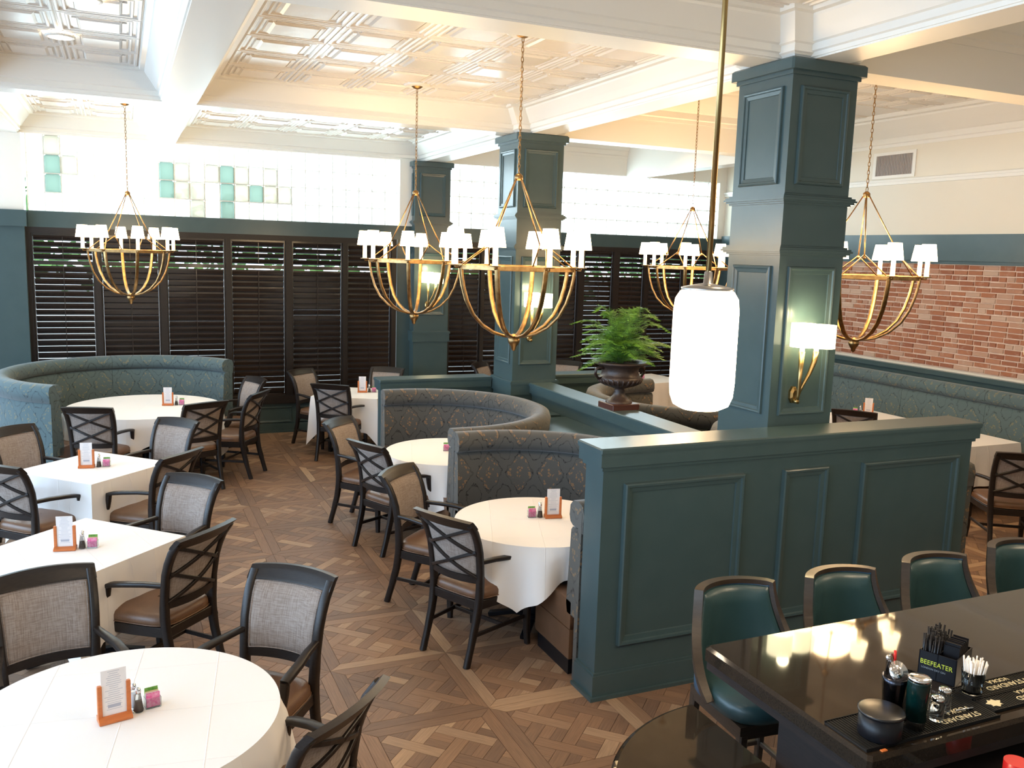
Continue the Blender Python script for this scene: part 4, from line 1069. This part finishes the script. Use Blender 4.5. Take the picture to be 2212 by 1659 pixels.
def make_sconce(x, y, z, lab):
    """on a column face looking to -y; origin at backplate centre"""
    t = thing('wall_sconce', lab, 'wall lamp', (x, y, z), 0, 'double brass wall sconces')
    b = B(); b.lathe([(.03, 0), (.055, 0)], 8) if 0 else None
    vs = []
    for d, s_ in ((0, 1), (-.018, .95), (-.03, .55)):
        for k in range(8): a = 2*pi*k/8+pi/8; vs.append((.036*s_*cos(a), d, .062*s_*sin(a)))
    fs = [(j*8+k, j*8+(k+1) % 8, (j+1)*8+(k+1) % 8, (j+1)*8+k) for j in range(2) for k in range(8)]+[tuple(range(16, 24)), tuple(range(7, -1, -1))]
    b = B(); b.add(vs, fs); b.build('backplate', BRASSD, t)
    b = B(); b.tube([(0, -.02, -.035), (0, -.05, -.03), (0, -.06, 0), (-.002, -.062, .10), (-.005, -.07, .30)], [.010, .012, .009, .013, .020], 12); b.tube([(0, -.02, -.04), (0, -.06, -.04)], .016, 8); b.build('straight_stem', BRASSD, t)
    b = B(); b.tube([(.005, -.055, 0), (.03, -.06, .07), (.075, -.065, .15), (.105, -.07, .23), (.115, -.07, .30)], [.008, .010, .014, .018, .020], 12); b.build('curved_stem', BRASSD, t)
    for cx, cy, r in ((-.005, -.085, .085), (.115, -.085, .085)):
        b = B(); b.lathe([(.016, .30), (.016, .335)], 12, (cx, -.07, 0)); b.build('candle_socket', CANDLE, t)
        b = B(); b.lathe([(r, .335), (r, .49), (r-.004, .49), (r-.004, .335)], 28, (cx+(.02 if cx > 0 else -.02), cy-.012, -.01 if cx > 0 else 0), cap=False); b.lathe([(.03, .42), (.03, .44)], 12, (cx, cy, 0)); b.build('glass_shade', SCON, t)
    l = bpy.data.lights.new('sconce_glow', 'POINT'); l.energy = 2.4; l.color = (1, .84, .5); l.shadow_soft_size = .04
    o = bpy.data.objects.new('sconce_glow', l); o.parent = t; o.location = (.0, -.11, .54); COL.objects.link(o)
make_sconce(4.14, 4.65, 1.76, 'brass double sconce with glowing shades on the large nearest column')
make_sconce(4.14, 8.92, 1.74, 'brass double sconce on the middle column behind the chandelier')
make_sconce(4.15, 12.60, 1.85, 'brass double sconce on the farthest column')

# ------------------------------------------------------------------ urn with fern
UX, UY, UZ = 4.31, 7.20, 1.22
t = thing('garden_urn', 'rusty cast iron garden urn standing on the low partition cap', 'urn', (UX, UY, UZ)); t.scale = (1.16, 1.16, 1)
b = B(); b.bbox(-.125, .125, -.125, .125, 0, .055, .006); b.build('square_foot', mat('red_brown_plinth', (.06, .018, .012), .4), t)
b = B(); b.lathe([(.11, .055), (.108, .07), (.085, .085), (.055, .12), (.040, .16), (.045, .172), (.036, .185), (.07, .20), (.135, .225), (.175, .265), (.185, .295), (.165, .31), (.155, .33), (.150, .38), (.165, .405), (.215, .425), (.232, .432), (.236, .446), (.220, .452), (.16, .44), (.15, .42), (.10, .415)], 44, cap=False); b.build('bowl', IRON, t)
b = B()
for k in range(26):
    a = 2*pi*k/26; b.tube([(.12*cos(a), .12*sin(a), .222), (.168*cos(a), .168*sin(a), .255), (.186*cos(a), .186*sin(a), .29)], [.006, .011, .008], 6)
b.build('gadroon_ribs', IRON, t)
for sx in (-1, 1):
    b = B(); b.tube([(sx*.15, 0, .30), (sx*.20, 0, .29), (sx*.23, 0, .33), (sx*.225, 0, .38), (sx*.19, 0, .40), (sx*.155, 0, .385)], .014, 8); b.build('handle', IRON, t)
b = B(); b.lathe([(.15, .40), (.14, .425), (.01, .43)], 30, cap=True); b.build('soil', SOIL, t)
f = thing('asparagus_fern', 'bushy bright green feathery fern growing in the urn', 'plant', (UX, UY, UZ+.43)); f.scale = (1.08, 1.08, 1)
rd = random.Random(4); nfr = 0
for k in range(84):
    a = rd.uniform(0, 2*pi); rise = rd.uniform(.22, .62); out = rd.uniform(.10, .46)*(1.15-rise*.45); L = 12
    if k < 30: rise = rd.uniform(.06, .34); out = rd.uniform(.32, .46)
    stem = []
    tw = rd.uniform(-.3, .3); sag = rd.uniform(.10, .26)
    for i in range(L+1):
        s_ = i/L; rr = .02+out*s_**1.5; z = rise*sin(min(1, s_*1.08)*pi/2)-sag*max(0, s_-.45)**1.6*1.4
        stem.append(Vector((rr*cos(a+tw*s_), rr*sin(a+tw*s_), z)))
    b = B(); b.tube(stem, [.0028*(1-i/L*.7) for i in range(L+1)], 5); fo = b.build('frond', STEM, f, fix=False)
    b = B(); 
    for i in range(3, L*2+1):
        s_ = i/(L*2); p = stem[min(L, i//2)] if i % 2 == 0 else (stem[i//2]+stem[min(L, i//2+1)])/2
        d = (stem[min(L, i//2+1)]-stem[max(0, i//2-1)]).normalized(); side = d.cross(Vector((0, 0, 1)))
        if side.length < .1: side = Vector((cos(a+1.5), sin(a+1.5), 0))
        side.normalize(); ln = .105*sin(pi*min(1, s_*.85+.12))*rd.uniform(.8, 1.15)
        for sg in (-1, 1):
            q = p+(side*sg*.85+d*.5+Vector((0, 0, -.18+rd.uniform(-.2, .2)))).normalized()*ln
            # pinna with small leaflets
            n_ = 6
            for j in range(1, n_+1):
                c = p+(q-p)*(j/n_); tdir = (q-p).normalized(); sd = tdir.cross(Vector((0, 0, 1))).normalized(); w_ = .019*(1.15-j/n_*.6)
                for s2 in (-1, 1):
                    e = c+sd*s2*w_+tdir*w_*.9+Vector((0, 0, rd.uniform(-.004, .004))); b.add([c, c+tdir*w_*.45, e], [(0, 1, 2)])
            b.add([p, q, q+Vector((0, 0, .0015)), p+Vector((0, 0, .0015))], [(0, 1, 2, 3)])
    b.build('leaflets', FERN, fo, fix=False)

# ------------------------------------------------------------------ table-top sets
def menu_stand(x, y, rz, lab, z=.764):
    t = thing('menu_stand', lab, 'menu holder', (x, y, z), rz, 'orange wooden menu holders')
    b = B(); b.add([(-.062, -.03, 0), (.062, -.03, 0), (.062, .03, 0), (-.062, .03, 0), (-.062, -.03, .012), (.062, -.03, .012), (.062, -.008, .022), (-.062, -.008, .022), (.062, .03, .022), (-.062, .03, .022)],
                   [(0, 3, 2, 1), (4, 5, 6, 7), (7, 6, 8, 9), (0, 1, 5, 4), (1, 2, 8, 6, 5), (2, 3, 9, 8), (3, 0, 4, 7, 9)]); b.build('base', ORANGE, t)
    for sx in (-1, 1):
        b = B(); b.bbox(min(sx*.045, sx*.062), max(sx*.045, sx*.062), -.006, .012, .02, .152, .002); b.build('side_post', ORANGE, t)
    b = B(); b.box(-.047, .047, .000, .003, .022, .212); pp = b.build('menu_card', PAPER, t)
    b = B(); rr = random.Random(3)
    for k in range(19):
        zz = .203-k*.0088; wd = rr.uniform(.016, .036) if k not in (0, 1) else .022-.006*k
        b.box(-wd, wd, -.0006, -.0001, zz, zz+.0016)
    b.box(-.024, .024, -.0005, -.0001, .052, .066); b.build('printed_lines', INK, pp)
    return t
def shaker(x, y, kind, lab, z=.764):
    t = thing('salt_shaker' if kind == 's' else 'pepper_shaker', lab, 'shaker', (x, y, z), 0, 'salt and pepper shakers')
    b = B(); b.lathe([(.019, 0), (.0205, .004), (.017, .03), (.011, .072), (.0095, .078)], 14); b.build('glass_body', GLASS, t)
    b = B(); h = .045 if kind == 'p' else .06; b.lathe([(.0165, .004), (.017, .008), (.0145, .03), (.0115, h)], 14); b.build('contents', PEPPER if kind == 'p' else SALT, t)
    b = B(); b.lathe([(.0098, .078), (.0115, .081), (.0115, .09), (.009, .099), (.003, .103)], 14); b.build('cap', CHROME, t)
def caddy(x, y, rz, lab, big=1, z=.764):
    t = thing('sweetener_caddy', lab, 'sugar caddy', (x, y, z), rz, 'glass caddies of sweetener packets')
    w, d, h = .030, .022, .042
    b = B(); 
    for q in ((-w, w, -d, -d+.002), (-w, w, d-.002, d), (-w, -w+.002, -d, d), (w-.002, w, -d, d)): b.box(*q, .001, h)
    b.box(-w, w, -d, d, 0, .004); b.build('glass_box', GLASS, t)
    pk = [(PINK, 6), (SALT, 3), (YELP, 3), (GREENP, 3)]; yy = -d+.004; rr = random.Random(int(abs(x)*97))
    for m_, n_ in pk:
        for k in range(n_):
            b = B(); tl = rr.uniform(-.002, .002); hh = .055+rr.uniform(0, .010)+(.012 if m_ is GREENP else 0)
            b.box(-w+.004, w-.004, yy, yy+.0016, .005, hh); b.build('packet', m_, t, loc=None); yy += .0025
    return t
def tset(x, y, view, lab, pairs, order=1):
    """menu holder, two shakers and caddy laid out to the side; view = direction of the menu's right"""
    c, s_ = cos(view), sin(view)
    menu_stand(x, y, view, 'orange wooden menu holder '+lab)
    o = order
    P = lambda a, b_: (x+c*a*o-s_*b_, y+s_*a*o+c*b_)
    px, py = P(.092, .015); shaker(px, py, 'p', 'pepper shaker '+lab); px, py = P(.085, .06); shaker(px, py, 's', 'salt shaker '+lab)
    px, py = P(.15, .03); caddy(px, py, view, 'caddy of sweetener packets '+lab)
tset(-.08, 3.63, R(12), 'on the nearest round table', 0)
tset(-.37, 5.87, R(-10), 'on the nearer left square table', 0)
tset(-.32, 8.04, R(-10), 'on the farther left square table', 0)
tset(.45, 10.97, R(-12), 'on the big round table by the curved sofa', 0)
tset(2.88, 11.40, R(-18), 'on the square table by the shutters', 0)
tset(2.81, 5.54, R(-12), 'on the nearer booth table', 0, -1)
tset(2.93, 7.74, R(-14), 'on the second booth table', 0, -1)
tset(8.60, 8.26, R(-40), 'on the banquette table beside the large column', 0, -1)
tset(7.30, 11.80, R(-30), 'on the far table behind the urn', 0, 1)

# ------------------------------------------------------------------ things on the bar
ZC = 1.10
def text_mesh(name, txt, size, loc, rot, m, parent, ext=.0004, align='LEFT', sx=1):
    cu = bpy.data.curves.new(name, 'FONT'); cu.body = txt; cu.size = size; cu.extrude = ext; cu.align_x = align
    to = bpy.data.objects.new('tmp', cu); COL.objects.link(to); dg = bpy.context.evaluated_depsgraph_get(); me = bpy.data.meshes.new_from_object(to.evaluated_get(dg))
    bpy.data.objects.remove(to); me.name = name; me.materials.clear(); me.materials.append(m)
    o = ob(name, me, parent, loc); o.rotation_euler = rot; o.scale = (sx, 1, 1); return o
def bar_mat(x0, x1, y0, y1, lab, texts, emb):
    t = thing('bar_mat', lab, 'bar mat', (x0, y0, ZC), 0, 'black rubber bar mats'); W, D = x1-x0, y1-y0
    b = B(); b.bbox(0, W, 0, D, 0, .006, .002); b.build('rubber_base', RUBBER, t)
    b = B(); k = 0
    for i in range(int(W/.012)):
        b.box(.006+i*.012, .012+i*.012, .004, D-.004, .006, .0085)
    o = b.build('grip_ribs', RUBBER, t)
    b = B(); b.box(.0, W, 0, .004, .006, .011); b.box(0, W, D-.004, D, .006, .011); b.build('raised_edge', RUBBER, t)
    for (tx, s_, lx, ly) in texts: text_mesh('lettering', tx, s_, (lx, ly, .0088), (0, 0, pi), CREAMINK, t, .0006)
    if emb:
        b = B(); rr = random.Random(2); n = 26
        pts = [((.028+.008*sin(5*a)+.003*rr.random())*cos(a)+emb[0], (.022+.005*sin(7*a))*sin(a)+emb[1]) for a in [2*pi*k/n for k in range(n)]]
        b.prism(pts, .0085, .0095); b.build('bird_emblem', CREAMINK, t)
bar_mat(2.14, 2.76, 1.935, 2.125, 'black ribbed bar mat under the canister and the shakers', [('VODKA', .035, .56, .09), ('STANDARD', .035, .56, .05)], None)
bar_mat(2.765, 3.75, 2.053, 2.140, 'black bar mat with cream lettering, farther from the bar edge', [('RUSSIAN STANDARD', .036, .46, .045), ('VODKA', .030, .27, .078)], (.045, .045))
bar_mat(2.765, 3.75, 1.962, 2.049, 'black bar mat with cream lettering, nearest the bar edge', [('RUSSIAN STANDARD', .036, .50, .045), ('VODKA', .030, .30, .078)], (.050, .042))
# canister
t = thing('black_canister', 'short wide dark canister with a flat lid at the bar corner', 'canister', (2.255, 1.995, ZC+.009))
b = B(); b.lathe([(.068, 0), (.070, .004), (.070, .078)], 32); b.build('body', BLACK, t)
b = B(); b.lathe([(.073, .078), (.075, .080), (.075, .086), (.070, .088), (.010, .087)], 32); b.build('lid', mat('smoky_lid', (.012, .011, .011), .3), t)
# cocktail strainer in mixing tin
t = thing('mixing_tin', 'dark cocktail tin carrying a round steel strainer', 'cocktail shaker', (2.385, 2.065, ZC+.009))
b = B(); b.lathe([(.030, 0), (.032, .01), (.042, .13), (.044, .15), (.041, .15), (.03, .02)], 24, cap=True); b.build('tin', mat('dark_tin', (.05, .05, .06), .2, 1), t)
b = B(); q = []
b.lathe([(.002, 0), (.038, .001), (.040, .004), (.002, .006)], 24); o = b.build('strainer', CHROME, t, loc=(0, -.01, .165)); o.rotation_euler = (R(55), 0, 0)
b = B(); b.tube([(-.006, .02, .19), (-.004, .03, .215), (.008, .03, .215), (.012, .02, .19)], .0025, 6); b.build('handle_loop', CHROME, t)
b = B(); b.tube([(.012, .02, .19), (.022, .03, .225)], .005, 6); b.build('red_pourer', REDP, t)
b = B(); b.lathe([(.005, .15), (.006, .20), (.010, .21), (.004, .22)], 10, (-.02, .02, 0)); b.build('steel_pourer', CHROME, t)
# green tumbler
t = thing('green_tumbler', 'tall dark green lacquered tumbler with steel foot and silver top', 'cocktail shaker', (2.405, 1.985, ZC+.009))
b = B(); b.lathe([(.030, 0), (.031, .028), (.033, .03)], 28); b.build('steel_foot', CHROME, t)
b = B(); b.lathe([(.0335, .03), (.037, .165), (.036, .17)], 28); b.build('lacquered_body', DGREEN, t)
b = B(); b.lathe([(.0365, .170), (.037, .178), (.030, .182), (.004, .183)], 28); b.build('silver_top', CHROME, t)
b = B(); t2 = thing('mixing_glass', 'plain glass standing behind the green tumbler', 'glass', (2.455, 2.075, ZC+.009)); b.lathe([(.030, 0), (.038, .14), (.035, .14), (.028, .01)], 24); b.build('glass_body', GLASS, t2)
# glass jars
for x, y, lab in ((2.515, 1.995, 'small glass jar with a silver lid, nearer the green tumbler'), (2.590, 2.030, 'small glass jar with a silver lid, nearer the straws')):
    t = thing('glass_jar', lab, 'jar', (x, y, ZC+.009), 0, 'small lidded glass jars')
    b = B(); b.lathe([(.022, 0), (.024, .004), (.024, .062), (.018, .072)], 20); b.build('glass_body', GLASS, t)
    b = B(); b.lathe([(.021, .072), (.022, .076), (.020, .084), (.004, .087)], 20); b.build('lid', CHROME, t)
t = thing('bar_spoon', 'thin steel spoon lying on the bar mat', 'spoon', (2.63, 2.01, ZC+.012)); b = B(); b.tube([(0, 0, 0), (.07, -.01, .002)], [.002, .005], 6); b.build('handle', CHROME, t)
# napkin caddy
t = thing('napkin_caddy', 'black napkin and straw caddy with a yellow-green name on its side', 'napkin holder', (2.845, 2.245, ZC), R(-68))
b = B(); hx, hy, hz = .068, .085, .105
for q in ((-hx, hx, -hy, -hy+.004), (-hx, hx, hy-.004, hy), (-hx, -hx+.004, -hy, hy), (hx-.004, hx, -hy, hy), (-.002, .002, -hy, hy)): b.box(*q, 0, hz)
b.box(-hx, hx, -hy, hy, 0, .004); b.build('box', BLACK, t)
text_mesh('lettering', 'BEEFEATER', .026, (-hx+.006, -hy-.0006, .055), (pi/2, 0, 0), LIME, t, .0004, sx=.92)
text_mesh('small_lettering', 'LONDON DRY GIN', .010, (-hx+.012, -hy-.0006, .038), (pi/2, 0, 0), STEEL, t, .0003)
rr = random.Random(9)
for k in range(110):
    x = -hx+.008+rr.random()*.052; y = -hy+.008+rr.random()*.15; b = B(); h = .155+rr.uniform(-.02, .02)+(-.25*(x+.04)); b.tube([(x, y, .005), (x+rr.uniform(-.010, .010), y+rr.uniform(-.01, .01), h)], .0036, 6); b.build('black_straw', BLACK, t)
for k in range(14):
    b = B(); y = -.05+k*.0075; b.box(.006, .062, y, y+.003, .006, .145+rr.uniform(-.006, .006)); b.build('napkin', BLACK, t)
# straw glass
t = thing('straw_glass', 'rocks glass packed with short white straws', 'glass', (2.805, 2.090, ZC+.0095))
b = B(); b.lathe([(.032, 0), (.034, .004), (.041, .085), (.0385, .085), (.031, .012)], 24); b.build('glass_body', GLASS, t)
for k in range(54):
    a = rr.uniform(0, 2*pi); q = rr.random()**.5; x, y = q*.026*cos(a), q*.026*sin(a); b = B(); b.tube([(x, y, .012), (x*1.75, y*1.75, .12+rr.uniform(-.012, .010))], .0026, 6); b.build('white_straw', WHITEP, t)
t = thing('orange_peel', 'bit of orange peel at the bar edge', 'peel', (2.20, 1.93-.008, ZC+.001)); b = B(); b.bbox(-.012, .012, -.006, .006, 0, .004, .001); b.build('peel', ORANGE, t)
t = thing('red_cocktail_jar', 'red topped jar below the bar at the bottom right corner', 'jar', (2.66, 1.79, .94)); b = B(); b.lathe([(.035, 0), (.04, .03), (.04, .10)], 20); b.build('body', REDP, t)

# ------------------------------------------------------------------ outdoors seen through slats
b = B(); b.box(-30, 40, YW+.3, 60, -.3, -.2); o = b.build('ground', GROUND); struct(o)
rr = random.Random(1); b = B()
for k in range(2600):
    c = Vector((rr.uniform(-6, 14), 17+rr.uniform(-.8, .8), rr.uniform(2.2, 3.6)-abs(rr.gauss(0, .25)))); u = Vector((rr.gauss(0, 1), rr.gauss(0, 1), rr.gauss(0, 1))).normalized()*.14; v = u.cross(Vector((rr.gauss(0, 1), rr.gauss(0, 1), rr.gauss(0, 1)))).normalized()*.09
    b.add([c-u, c+v, c+u, c-v], [(0, 1, 2, 3)])
o = b.build('street_foliage', LEAF, fix=False); tag(o, 'green street foliage glimpsed through the upper slats', 'foliage', kind='stuff')
